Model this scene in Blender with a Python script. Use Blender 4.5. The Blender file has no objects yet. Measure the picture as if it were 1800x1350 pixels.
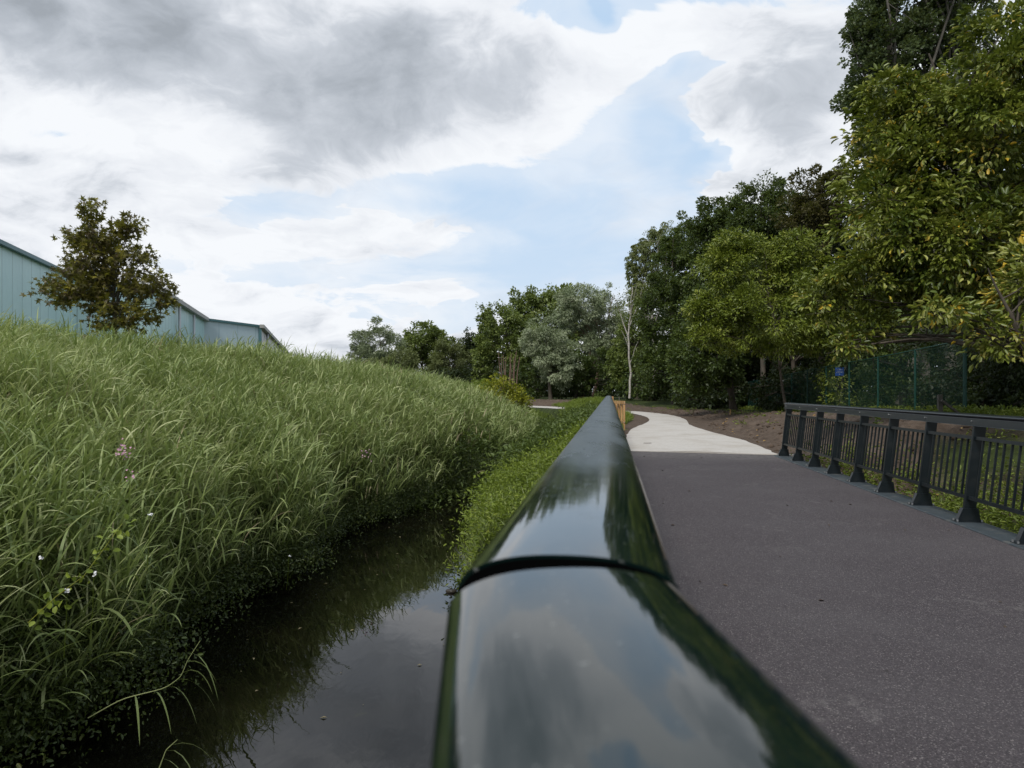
import bpy, math, random
import numpy as np
from mathutils import Vector, Matrix
S = bpy.context.scene
R = math.radians
CZ = 1.31                                     # eye height above the bridge deck (deck = z 0)

# ------------------------------------------------------------------ camera
cam_d = bpy.data.cameras.new('camera'); cam = bpy.data.objects.new('camera', cam_d)
S.collection.objects.link(cam); S.camera = cam
cam.location = (0, 0, CZ); cam.rotation_euler = (R(90), 0, 0)
cam_d.sensor_width = 36; cam_d.lens = 24; cam_d.shift_y = 13/1800
cam_d.clip_start = 0.02; cam_d.clip_end = 3000
cam_d.dof.use_dof = True; cam_d.dof.focus_distance = 9.0; cam_d.dof.aperture_fstop = 5.6
S.render.resolution_x = 1024; S.render.resolution_y = 768
# ------------------------------------------------------------------ colour management
S.view_settings.view_transform = 'Standard'; S.view_settings.look = 'None'
S.view_settings.exposure = 0.0; S.view_settings.gamma = 1
# ------------------------------------------------------------------ sun
SUN_EL, SUN_AZ = 50, -150                      # azimuth measured from +Y, clockwise positive
sd = bpy.data.lights.new('sun', 'SUN'); sd.energy = 2.6; sd.angle = R(18); sd.color = (1, .96, .9)
sun = bpy.data.objects.new('sun', sd); S.collection.objects.link(sun)
sv = Vector((math.sin(R(SUN_AZ))*math.cos(R(SUN_EL)), math.cos(R(SUN_AZ))*math.cos(R(SUN_EL)), math.sin(R(SUN_EL))))
sun.rotation_euler = sv.to_track_quat('Z', 'Y').to_euler(); sun.location = sv*50
# ------------------------------------------------------------------ world: sky + drifting clouds
W = bpy.data.worlds.new('World'); S.world = W; W.use_nodes = True

class NT:
    def __init__(s, nt): s.nt = nt; s.N = nt.nodes; s.L = nt.links
    def n(s, t, ins={}, **kw):
        nd = s.N.new(t)
        for k, v in kw.items(): setattr(nd, k, v)
        for k, v in ins.items(): s.set(nd, k, v)
        return nd
    def set(s, nd, k, v):
        i = nd.inputs[k]
        if isinstance(v, bpy.types.NodeSocket): s.L.new(v, i)
        elif isinstance(v, bpy.types.Node): s.L.new(v.outputs[0], i)
        else: i.default_value = v
    def m(s, op, a, b=0.0, c=0.0, clamp=False):
        return s.n('ShaderNodeMath', {0: a, 1: b, 2: c}, operation=op, use_clamp=clamp).outputs[0]
    def vm(s, op, a, b=(0, 0, 0)):
        nd = s.n('ShaderNodeVectorMath', {0: a, 1: b}, operation=op)
        return nd.outputs[1] if op in ('DOT_PRODUCT', 'LENGTH', 'DISTANCE') else nd.outputs[0]
    def noise(s, vec, scale, detail=5, rough=.55, dist=0.0, dim='3D'):
        return s.n('ShaderNodeTexNoise', {'Vector': vec, 'Scale': scale, 'Detail': detail, 'Roughness': rough, 'Distortion': dist}).outputs[0]
    def ramp(s, fac, stops, interp='LINEAR'):
        nd = s.n('ShaderNodeValToRGB', {0: fac}); cr = nd.color_ramp; cr.interpolation = interp
        while len(cr.elements) < len(stops): cr.elements.new(.5)
        for e, (p, c) in zip(cr.elements, stops): e.position = p; e.color = (*c, 1) if len(c) == 3 else c
        return nd.outputs[0]
    def mix(s, f, a, b):
        nd = s.n('ShaderNodeMix', data_type='RGBA')
        s.set(nd, 0, f); s.set(nd, 6, a if not isinstance(a, tuple) else (*a[:3], 1)); s.set(nd, 7, b if not isinstance(b, tuple) else (*b[:3], 1))
        return nd.outputs[2]
    def rng(s, v, a, b, c=0, d=1, kind='SMOOTHSTEP'):
        return s.n('ShaderNodeMapRange', {0: v, 1: a, 2: b, 3: c, 4: d}, interpolation_type=kind).outputs[0]

def build_world():
    t = NT(W.node_tree); t.N.clear()
    out = t.n('ShaderNodeOutputWorld')
    sky = t.n('ShaderNodeTexSky', sky_type='NISHITA', sun_disc=False, sun_elevation=R(SUN_EL), sun_rotation=R(SUN_AZ), air_density=1.0, dust_density=1.5, ozone_density=1.0)
    d = t.vm('NORMALIZE', t.n('ShaderNodeTexCoord').outputs['Generated'])
    sp = t.n('ShaderNodeSeparateXYZ', {0: d})
    x, y, z = sp.outputs
    zz = t.m('ADD', t.m('MAXIMUM', z, 0.0), .30)
    cx = t.m('DIVIDE', x, zz); cy = t.m('DIVIDE', y, zz)
    pl = t.n('ShaderNodeCombineXYZ', {0: cx, 1: cy, 2: 0.0}).outputs[0]
    warp = t.n('ShaderNodeTexNoise', {'Vector': pl, 'Scale': 1.3, 'Detail': 4.0, 'Roughness': .55}).outputs[1]
    plw = t.vm('ADD', pl, t.vm('MULTIPLY', t.vm('SUBTRACT', warp, (.5, .5, .5)), (.55, .55, 0)))
    plw = t.vm('ADD', plw, (SKY_OX, SKY_OY, 0))
    def dens_at(v):
        n1 = t.noise(v, 1.35, 8, .58); n2 = t.noise(v, 4.4, 6, .60)
        return t.m('ADD', t.m('MULTIPLY', t.m('SUBTRACT', n1, .5), 2.1), t.m('MULTIPLY', t.m('SUBTRACT', n2, .5), .75))
    ax = t.m('ARCTAN2', x, y); el = t.m('ARCSINE', z)
    wx = t.m('MULTIPLY', t.m('SUBTRACT', t.noise(plw, 2.2, 5, .6), .5), .22)
    ax = t.m('ADD', ax, wx); el = t.m('ADD', el, t.m('MULTIPLY', wx, -.5))
    def blobsum(bl):
        acc = None
        for (a, e, wa, we, rot, wt) in bl:
            da = t.m('SUBTRACT', ax, a); de = t.m('SUBTRACT', el, e)
            c, s_ = math.cos(rot), math.sin(rot)
            u = t.m('DIVIDE', t.m('ADD', t.m('MULTIPLY', da, c), t.m('MULTIPLY', de, s_)), wa)
            v = t.m('DIVIDE', t.m('SUBTRACT', t.m('MULTIPLY', de, c), t.m('MULTIPLY', da, s_)), we)
            r2 = t.m('ADD', t.m('MULTIPLY', u, u), t.m('MULTIPLY', v, v))
            g = t.m('MULTIPLY', t.m('EXPONENT', t.m('MULTIPLY', r2, -1.0)), wt)
            acc = g if acc is None else t.m('ADD', acc, g)
        return acc
    base = dens_at(plw)
    dens = t.m('ADD', base, blobsum(CLOUDS))
    mask = t.rng(dens, CL0, CL1)
    # relief: cloud is paler where it thins towards the sun, greyer underneath
    rel = t.m('SUBTRACT', base, dens_at(t.vm('ADD', plw, (-.07, -.09, 0))))
    grey = t.m('ADD', t.m('ADD', t.rng(dens, .15, 1.5, .04, .50, 'LINEAR'), blobsum(DARKS)), t.m('MULTIPLY', rel, .95))
    grey = t.m('ADD', grey, t.m('MULTIPLY', t.m('SUBTRACT', t.noise(plw, 5.5, 5, .58), .5), .40))
    ccol = t.ramp(grey, [(0.0, (.93, .955, .99)), (.24, (.83, .86, .91)), (.48, (.60, .64, .70)), (.78, (.45, .49, .545)), (1.0, (.36, .395, .44))])
    hz = t.m('EXPONENT', t.m('MULTIPLY', t.m('ABSOLUTE', z), -6.0))
    blue = t.mix(t.m('MULTIPLY', hz, .85), t.mix(.9, sky, (5.0, 6.8, 9.0)), (7.6, 8.2, 8.8))
    b1 = t.n('ShaderNodeBackground', {0: blue, 1: .105})
    b2 = t.n('ShaderNodeBackground', {0: ccol, 1: 1.0})
    veil = t.m('MULTIPLY', t.rng(t.noise(plw, 1.7, 5, .6), .38, .70), .42)      # thin high veil in the blue
    mask = t.m('MAXIMUM', mask, t.m('MULTIPLY', t.m('ADD', veil, t.m('MULTIPLY', t.rng(dens, -.45, .1), .35)), t.rng(z, .0, .12)))
    ms = t.n('ShaderNodeMixShader', {0: mask, 1: b1.outputs[0], 2: b2.outputs[0]})
    t.L.new(ms.outputs[0], out.inputs[0])

def A(px, py):                                    # azimuth, elevation of a direction as seen from the bridge
    u = (px-900)/1200; v = (688-py)/1200
    return math.atan(u), math.atan(v/math.hypot(1, u))
def CB(px, py, w, h, rot, wt):
    a, e = A(px, py); return (a, e, w/1200, h/1200, R(rot), wt)
SKY_OX, SKY_OY = 3.7, 1.3
CL0, CL1 = 0.02, .20
CLOUDS = [CB(330, 80, 480, 190, 6, .85), CB(850, 170, 200, 100, 14, .55), CB(560, 285, 170, 50, -14, .35), CB(250, 230, 120, 60, 20, .3), CB(1290, 60, 200, 100, 0, .45),
          CB(1420, 200, 150, 160, 40, .6), CB(1270, 330, 120, 24, 0, .4), CB(200, 330, 260, 36, -6, .45), CB(330, 540, 330, 44, -6, .6), CB(760, 510, 110, 26, 0, .6), CB(640, 420, 300, 28, 4, .35), CB(1090, 400, 70, 20, 0, .4), CB(775, 350, 60, 16, 0, .3),
          CB(900, 370, 330, 50, -8, -.75), CB(1175, 250, 50, 80, 22, -.75), CB(1150, 90, 110, 60, 10, .55), CB(1330, 250, 90, 60, 20, .3), CB(1225, 125, 60, 22, 0, -.6), CB(1065, 10, 20, 26, 0, -.75), CB(1060, 110, 130, 50, 0, .30), CB(60, 215, 150, 36, 5, -.55), CB(1000, 480, 230, 50, 0, -.4), CB(430, 375, 200, 18, 0, -.5),
          (.32, .74, .34, .16, 0, -1.5), (-.45, .85, .3, .12, .3, -.5), (0, 1.35, 1.6, .3, 0, .5), (2.8, .5, 1.3, .6, 0, .5), (-2.6, .5, 1.2, .6, 0, .5), (-3.3, .5, .8, .6, 0, .4)]
DARKS = [CB(500, 100, 420, 85, 4, .34), CB(140, 20, 300, 50, -8, .30), CB(760, 150, 240, 70, 14, .20), CB(560, 240, 150, 30, -14, .12), CB(1440, 150, 110, 70, 30, .22), CB(1350, 15, 200, 30, 0, .22), CB(300, 500, 500, 60, 0, -.12), CB(1290, 300, 120, 18, 0, .12),
         CB(200, 200, 160, 40, 20, -.15), CB(980, 230, 90, 60, 0, -.15), (0, 1.4, 3.5, .42, 0, .75), (2.8, .5, 1.3, .6, 0, .6), (-2.6, .5, 1.2, .6, 0, .6)]  # last three: unseen dark cloud overhead and behind, added to dim the ambient light
build_world()

# ================================================================== helpers
rng = np.random.default_rng(7)
def P(px, py, Y): return Vector(((px-900)/1200*Y, Y, CZ-(py-688)/1200*Y))
def link(o): S.collection.objects.link(o); return o
def tag(o, label=None, cat=None, group=None, kind=None):
    if label: o['label'] = label
    if cat: o['category'] = cat
    if group: o['group'] = group
    if kind: o['kind'] = kind
    return o
def empty(name, loc, label=None, cat=None, group=None):
    o = link(bpy.data.objects.new(name, None)); o.location = loc; o.empty_display_size = .2
    return tag(o, label, cat, group)
def mesh_np(name, V, F, mat, parent=None, rnd=None, smooth=False, origin=None):
    """V (n,3), F (m,k) all polygons with k corners, or list of such arrays"""
    V = np.asarray(V, dtype=np.float32)
    off = np.zeros(3, np.float32)
    if parent is not None: off = np.array(parent.location, np.float32)
    elif origin is not None: off = np.array(origin, np.float32)
    V = V-off
    Fs = F if isinstance(F, list) else [F]
    Fs = [np.asarray(f, np.int32) for f in Fs if len(f)]
    me = bpy.data.meshes.new(name)
    me.vertices.add(len(V)); me.vertices.foreach_set('co', V.ravel())
    nl = sum(f.size for f in Fs); npoly = sum(len(f) for f in Fs)
    me.loops.add(nl); me.loops.foreach_set('vertex_index', np.concatenate([f.ravel() for f in Fs]))
    st = []; c = 0
    for f in Fs:
        st.append(c+np.arange(len(f))*f.shape[1]); c += f.size
    me.polygons.add(npoly); me.polygons.foreach_set('loop_start', np.concatenate(st).astype(np.int32))
    if smooth: me.polygons.foreach_set('use_smooth', np.ones(npoly, bool))
    if rnd is not None:
        at = me.attributes.new('rnd', 'FLOAT', 'POINT'); at.data.foreach_set('value', np.asarray(rnd, np.float32))
    me.update(calc_edges=True)
    me.materials.append(mat)
    o = link(bpy.data.objects.new(name, me))
    if parent is not None: o.parent = parent
    elif origin is not None: o.location = origin
    return o

class MB:                                         # collects boxes, prisms and tubes into one mesh
    def __init__(s): s.V = []; s.F = []; s.n = 0
    def add(s, v, f):
        s.V += [tuple(p) for p in v]; s.F += [[i+s.n for i in q] for q in f]; s.n += len(v); return s
    def hexa(s, a):                               # 8 points: 4 bottom ccw, 4 top ccw
        return s.add(a, [(3, 2, 1, 0), (4, 5, 6, 7), (0, 1, 5, 4), (1, 2, 6, 5), (2, 3, 7, 6), (3, 0, 4, 7)])
    def box(s, c, sx, sy, sz, X=(1, 0, 0), Y=(0, 1, 0), Z=(0, 0, 1)):
        c = Vector(c); X = Vector(X)*sx/2; Y = Vector(Y)*sy/2; Z = Vector(Z)*sz/2
        return s.hexa([c-X-Y-Z, c+X-Y-Z, c+X+Y-Z, c-X+Y-Z, c-X-Y+Z, c+X-Y+Z, c+X+Y+Z, c-X+Y+Z])
    def bar(s, a, b, w, h, up=(0, 0, 1)):
        a = Vector(a); b = Vector(b); d = (b-a); L = d.length; d.normalize()
        X = d.cross(Vector(up)).normalized(); Z = X.cross(d).normalized()
        return s.box((a+b)/2, w, L, h, X, d, Z)
    def tube(s, pts, rad, k=8, cap=True):
        v, f = tube(pts, rad, k); n0 = s.n
        s.add([tuple(p) for p in v], f.tolist())
        if cap:
            s.F.append([n0+i for i in range(k)][::-1]); m = len(pts)-1; s.F.append([n0+m*k+i for i in range(k)])
        return s
    def build(s, name, mat, parent=None, smooth=False, bevel=0, origin=None):
        off = Vector(parent.location) if parent is not None else Vector(origin or (0, 0, 0))
        me = bpy.data.meshes.new(name)
        me.from_pydata([tuple(Vector(p)-off) for p in s.V], [], s.F); me.update()
        if smooth:
            for p in me.polygons: p.use_smooth = True
        me.materials.append(mat)
        o = link(bpy.data.objects.new(name, me))
        if parent is not None: o.parent = parent
        else: o.location = off
        if bevel:
            b = o.modifiers.new('bevel', 'BEVEL'); b.width = bevel; b.segments = 2; b.limit_method = 'ANGLE'; b.angle_limit = R(35)
        return o
def tube(pts, rad, k=6):
    pts = np.asarray(pts, float); m = len(pts)
    rad = np.broadcast_to(np.asarray(rad, float), (m,))
    T = np.gradient(pts, axis=0); T /= np.linalg.norm(T, axis=1)[:, None]+1e-9
    ref = np.array([0, 0, 1.]) if abs(T[:, 2]).mean() < .8 else np.array([1., 0, 0])
    U = np.cross(T, ref); U /= np.linalg.norm(U, axis=1)[:, None]+1e-9
    Wv = np.cross(T, U)
    a = np.arange(k)/k*2*np.pi
    V = pts[:, None]+rad[:, None, None]*(np.cos(a)[None, :, None]*U[:, None]+np.sin(a)[None, :, None]*Wv[:, None])
    i = np.arange(m-1)[:, None]*k; j = np.arange(k)[None]; j2 = (j+1) % k
    F = np.stack([i+j, i+j2, i+k+j2, i+k+j], -1).reshape(-1, 4)
    return V.reshape(-1, 3), F

# ================================================================== materials
def newmat(name):
    m = bpy.data.materials.new(name); m.use_nodes = True; t = NT(m.node_tree); t.N.clear()
    out = t.n('ShaderNodeOutputMaterial'); return m, t, out
def obj_co(t): return t.n('ShaderNodeTexCoord').outputs['Object']
def geo_pos(t): return t.n('ShaderNodeNewGeometry').outputs['Position']
def bump(t, h, strength=.3, dist=.01):
    return t.n('ShaderNodeBump', {'Height': h, 'Strength': strength, 'Distance': dist}).outputs[0]
def simple(name, col, rough=.5, metal=0, var=.15, scale=6, bumpy=0, spec=.5, coat=0, dirt=None, dscale=2.0):
    m, t, out = newmat(name)
    p = geo_pos(t)
    n = t.noise(p, scale, 6, .6)
    c = t.mix(n, tuple(x*(1-var) for x in col), tuple(min(1, x*(1+var)) for x in col))
    if dirt:
        dn = t.rng(t.noise(p, dscale, 8, .65), .48, .72)
        c = t.mix(t.m('MULTIPLY', dn, dirt[3]), c, dirt[:3])
    ins = {'Base Color': c, 'Roughness': t.rng(n, .2, .8, rough*.85, min(1, rough*1.15), 'LINEAR'), 'Metallic': metal, 'Specular IOR Level': spec, 'Coat Weight': coat}
    if bumpy: ins['Normal'] = bump(t, t.noise(p, scale*8, 4, .6), bumpy, .005)
    b = t.n('ShaderNodeBsdfPrincipled', ins)
    t.L.new(b.outputs[0], out.inputs[0]); return m
def leafmat(name, cols, rough=.45, trans=.3, spec=.4):
    m, t, out = newmat(name)
    at = t.n('ShaderNodeAttribute', attribute_name='rnd').outputs['Fac']
    st = [(i/(len(cols)-1), c) for i, c in enumerate(cols)]
    c = t.ramp(at, st)
    n = t.noise(geo_pos(t), 1.4, 3, .5)
    c2 = t.mix(t.rng(n, .3, .7), c, t.mix(.5, c, cols[len(cols)//2]))
    b = t.n('ShaderNodeBsdfPrincipled', {'Base Color': c2, 'Roughness': rough, 'Specular IOR Level': spec})
    tr = t.n('ShaderNodeBsdfTranslucent', {0: t.mix(.35, c2, (.30, .36, .04))})
    ms = t.n('ShaderNodeMixShader', {0: trans, 1: b.outputs[0], 2: tr.outputs[0]})
    t.L.new(ms.outputs[0], out.inputs[0]); return m

def m_asphalt():
    m, t, out = newmat('asphalt'); p = geo_pos(t)
    v = t.n('ShaderNodeTexVoronoi', {'Vector': p, 'Scale': 190.0}, feature='F1')
    g = t.n('ShaderNodeSeparateColor', {0: v.outputs['Color']}).outputs[0]
    c = t.ramp(g, [(0, (.030, .025, .027)), (.5, (.062, .052, .055)), (.9, (.110, .093, .098)), (1, (.29, .26, .25))])
    v2 = t.n('ShaderNodeTexVoronoi', {'Vector': p, 'Scale': 38.0}, feature='F1')
    g2 = t.n('ShaderNodeSeparateColor', {0: v2.outputs['Color']}).outputs[1]
    c = t.mix(t.rng(g2, .0, 1, .0, .45, 'LINEAR'), c, (.062, .050, .055))
    big = t.noise(p, .8, 5, .6)
    c = t.mix(t.rng(big, .4, .75, 0, .35), c, (.115, .104, .106))
    st = t.noise(t.vm('MULTIPLY', p, (1, .35, 1)), 2.6, 6, .7)
    c = t.mix(t.rng(st, .60, .78, 0, .3), c, (.24, .22, .21))
    yy = t.n('ShaderNodeSeparateXYZ', {0: p}).outputs
    seam = t.rng(t.m('ADD', t.m('ADD', yy[1], t.m('MULTIPLY', yy[0], .327)), t.m('MULTIPLY', t.noise(p, 1.3, 5, .7), 2.2)), 14.6, 17.0)
    c = t.mix(t.m('MULTIPLY', t.m('MULTIPLY', seam, .5), t.rng(t.noise(p, 9, 6, .7), .35, .7)), c, (.30, .28, .255))
    scf = t.m('MULTIPLY', t.rng(t.noise(p, 1.1, 2, .5), .60, .66), t.rng(t.noise(p, 12, 5, .75), .48, .66))
    c = t.mix(t.m('MULTIPLY', scf, .30), c, (.26, .24, .225))
    h = t.m('ADD', t.m('MULTIPLY', v.outputs['Distance'], -1.0), t.m('MULTIPLY', t.noise(p, 60, 4), .8))
    b = t.n('ShaderNodeBsdfPrincipled', {'Base Color': c, 'Roughness': .78, 'Specular IOR Level': .4, 'Normal': bump(t, h, .9, .006)})
    t.L.new(b.outputs[0], out.inputs[0]); return m
def m_path():
    m, t, out = newmat('path_concrete'); p = geo_pos(t)
    n = t.noise(p, 14, 8, .7); n2 = t.noise(p, .9, 5, .6)
    c = t.mix(t.rng(n, .3, .75), (.47, .44, .40), (.58, .55, .51))
    c = t.mix(t.rng(n2, .42, .72, 0, .7), c, (.40, .355, .30))
    c = t.mix(t.rng(t.noise(t.vm('MULTIPLY', p, (2.2, .5, 1)), 1.0, 6, .65), .56, .72, 0, .45), c, (.36, .32, .27))
    c = t.mix(t.rng(t.noise(p, 45, 3), .68, .76), c, (.30, .26, .21))
    b = t.n('ShaderNodeBsdfPrincipled', {'Base Color': c, 'Roughness': .9, 'Normal': bump(t, n, .4, .01)})
    t.L.new(b.outputs[0], out.inputs[0]); return m
def m_ground():
    m, t, out = newmat('ground'); p = geo_pos(t)
    at = t.n('ShaderNodeAttribute', attribute_name='rnd').outputs['Fac']
    n = t.noise(p, 3.0, 9, .7); n2 = t.noise(p, 22, 6, .7)
    soil = t.ramp(n, [(.25, (.050, .036, .026)), (.5, (.105, .077, .058)), (.8, (.175, .135, .105))])
    soil = t.mix(t.rng(n2, .55, .8, 0, .6), soil, (.20, .165, .13))
    grass = t.ramp(n, [(.3, (.020, .028, .008)), (.7, (.055, .075, .02))])
    f = t.rng(t.m('ADD', at, t.m('MULTIPLY', t.m('SUBTRACT', n2, .5), .5)), .35, .65)
    c = t.mix(f, grass, soil)
    b = t.n('ShaderNodeBsdfPrincipled', {'Base Color': c, 'Roughness': .95, 'Specular IOR Level': .2, 'Normal': bump(t, t.m('ADD', n, t.m('MULTIPLY', n2, .5)), .9, .06)})
    t.L.new(b.outputs[0], out.inputs[0]); return m
def m_water():
    m, t, out = newmat('stream_water'); p = geo_pos(t)
    pv = t.vm('MULTIPLY', p, (1.0, .55, 1))
    n1 = t.noise(pv, 2.2, 3, .5, .6); n2 = t.noise(t.vm('MULTIPLY', p, (1, .35, 1)), 9, 4, .55, .8)
    patch = t.rng(t.noise(p, .5, 3), .42, .62)
    h = t.m('ADD', t.m('MULTIPLY', n1, .6), t.m('MULTIPLY', t.m('MULTIPLY', n2, .32), patch))
    bed = t.ramp(t.noise(p, 1.1, 5, .6), [(.4, (.002, .0018, .0015)), (.68, (.006, .005, .003)), (.76, (.035, .035, .008))])
    b = t.n('ShaderNodeBsdfPrincipled', {'Base Color': bed, 'Roughness': .01, 'IOR': 1.48, 'Specular IOR Level': .5, 'Normal': bump(t, h, .08, .05)})
    t.L.new(b.outputs[0], out.inputs[0]); return m
def m_railpaint():
    m, t, out = newmat('green_rail_paint'); p = geo_pos(t)
    n = t.noise(p, 30, 6, .7)
    dust = t.noise(t.vm('MULTIPLY', p, (9, 2.0, 9)), 1.0, 7, .65)
    # settled dust further along the rail, wiped clean near the viewer
    yy = t.n('ShaderNodeSeparateXYZ', {0: p}).outputs[1]
    far = t.rng(yy, .8, 2.0)
    dm = t.m('MULTIPLY', t.rng(dust, .35, .75), t.m('ADD', t.m('MULTIPLY', far, .26), .02))
    c = t.mix(dm, (.003, .010, .009), (.13, .165, .170))
    ro = t.m('ADD', t.m('MULTIPLY', t.rng(dust, .3, .75), t.m('MULTIPLY', far, .20)), t.m('ADD', .05, t.m('MULTIPLY', far, .20)))
    drops = t.n('ShaderNodeTexVoronoi', {'Vector': p, 'Scale': 42.0}, feature='F1').outputs['Distance']
    ring = t.m('MULTIPLY', t.rng(drops, .20, .24), t.rng(drops, .30, .25))
    ring = t.m('MULTIPLY', ring, t.rng(t.noise(p, 6, 3), .52, .62))
    scr = t.rng(t.noise(t.vm('MULTIPLY', p, (260, 7, 260)), 1.0, 3, .6), .66, .72)
    scr = t.m('MULTIPLY', scr, t.rng(t.noise(p, 4, 3), .5, .62))
    ro = t.m('ADD', ro, t.m('MULTIPLY', t.m('ADD', ring, scr), .12))
    sp = t.rng(t.noise(p, 170, 2, .5), .70, .74)
    c = t.mix(t.m('MULTIPLY', sp, .5), c, (.25, .26, .25))
    b = t.n('ShaderNodeBsdfPrincipled', {'Base Color': c, 'Roughness': ro, 'IOR': 1.5, 'Specular IOR Level': .68, 'Coat Weight': .06, 'Coat Roughness': .09, 'Normal': bump(t, t.noise(p, 9, 3), .02, .01)})
    t.L.new(b.outputs[0], out.inputs[0]); return m
def m_clad(name, c1, c2, pitch, ang, gr=.7):
    """vertical sheet cladding: joints every pitch metres along the wall"""
    m, t, out = newmat(name); p = geo_pos(t)
    sp = t.n('ShaderNodeSeparateXYZ', {0: p}).outputs
    s = t.m('ADD', t.m('MULTIPLY', sp[0], math.sin(ang)), t.m('MULTIPLY', sp[1], math.cos(ang)))
    q = t.m('DIVIDE', s, pitch); fr = t.m('FRACT', q); fl = t.m('FLOOR', q)
    wn = t.n('ShaderNodeTexWhiteNoise', {'W': fl}, noise_dimensions='1D').outputs[0]
    c = t.mix(wn, c1, c2)
    c = t.mix(t.rng(t.noise(t.vm('MULTIPLY', p, (1, 1, .15)), .8, 5), .4, .8, 0, .25), c, tuple(x*.75 for x in c1))
    j = t.m('LESS_THAN', t.m('ABSOLUTE', t.m('SUBTRACT', fr, .5)), .5-.035/pitch)
    c = t.mix(j, tuple(x*gr for x in c1), c)
    b = t.n('ShaderNodeBsdfPrincipled', {'Base Color': c, 'Roughness': .42, 'Specular IOR Level': .4, 'Normal': bump(t, t.m('ADD', j, t.m('MULTIPLY', t.m('SINE', t.m('MULTIPLY', q, 6.283*3)), .15)), .6, .03)})
    t.L.new(b.outputs[0], out.inputs[0]); return m
def m_wood():
    m, t, out = newmat('new_timber'); p = geo_pos(t)
    n = t.noise(t.vm('MULTIPLY', p, (14, 14, 1.5)), 1.0, 7, .65, .6)
    c = t.ramp(n, [(.3, (.36, .19, .075)), (.55, (.52, .31, .13)), (.8, (.62, .42, .22))])
    b = t.n('ShaderNodeBsdfPrincipled', {'Base Color': c, 'Roughness': .7, 'Normal': bump(t, n, .3, .01)})
    t.L.new(b.outputs[0], out.inputs[0]); return m
def m_bark(name, a, b_, sc=6, birch=False):
    m, t, out = newmat(name); p = geo_pos(t)
    n = t.noise(t.vm('MULTIPLY', p, (1, 1, .25)), sc, 7, .7)
    c = t.ramp(n, [(.3, a), (.7, b_)])
    if birch:
        k = t.noise(t.vm('MULTIPLY', p, (.5, .5, 5)), 2.0, 5, .7)
        c = t.mix(t.rng(k, .56, .66), c, (.05, .045, .04))
    b = t.n('ShaderNodeBsdfPrincipled', {'Base Color': c, 'Roughness': .85, 'Normal': bump(t, n, .7, .03)})
    t.L.new(b.outputs[0], out.inputs[0]); return m

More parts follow.
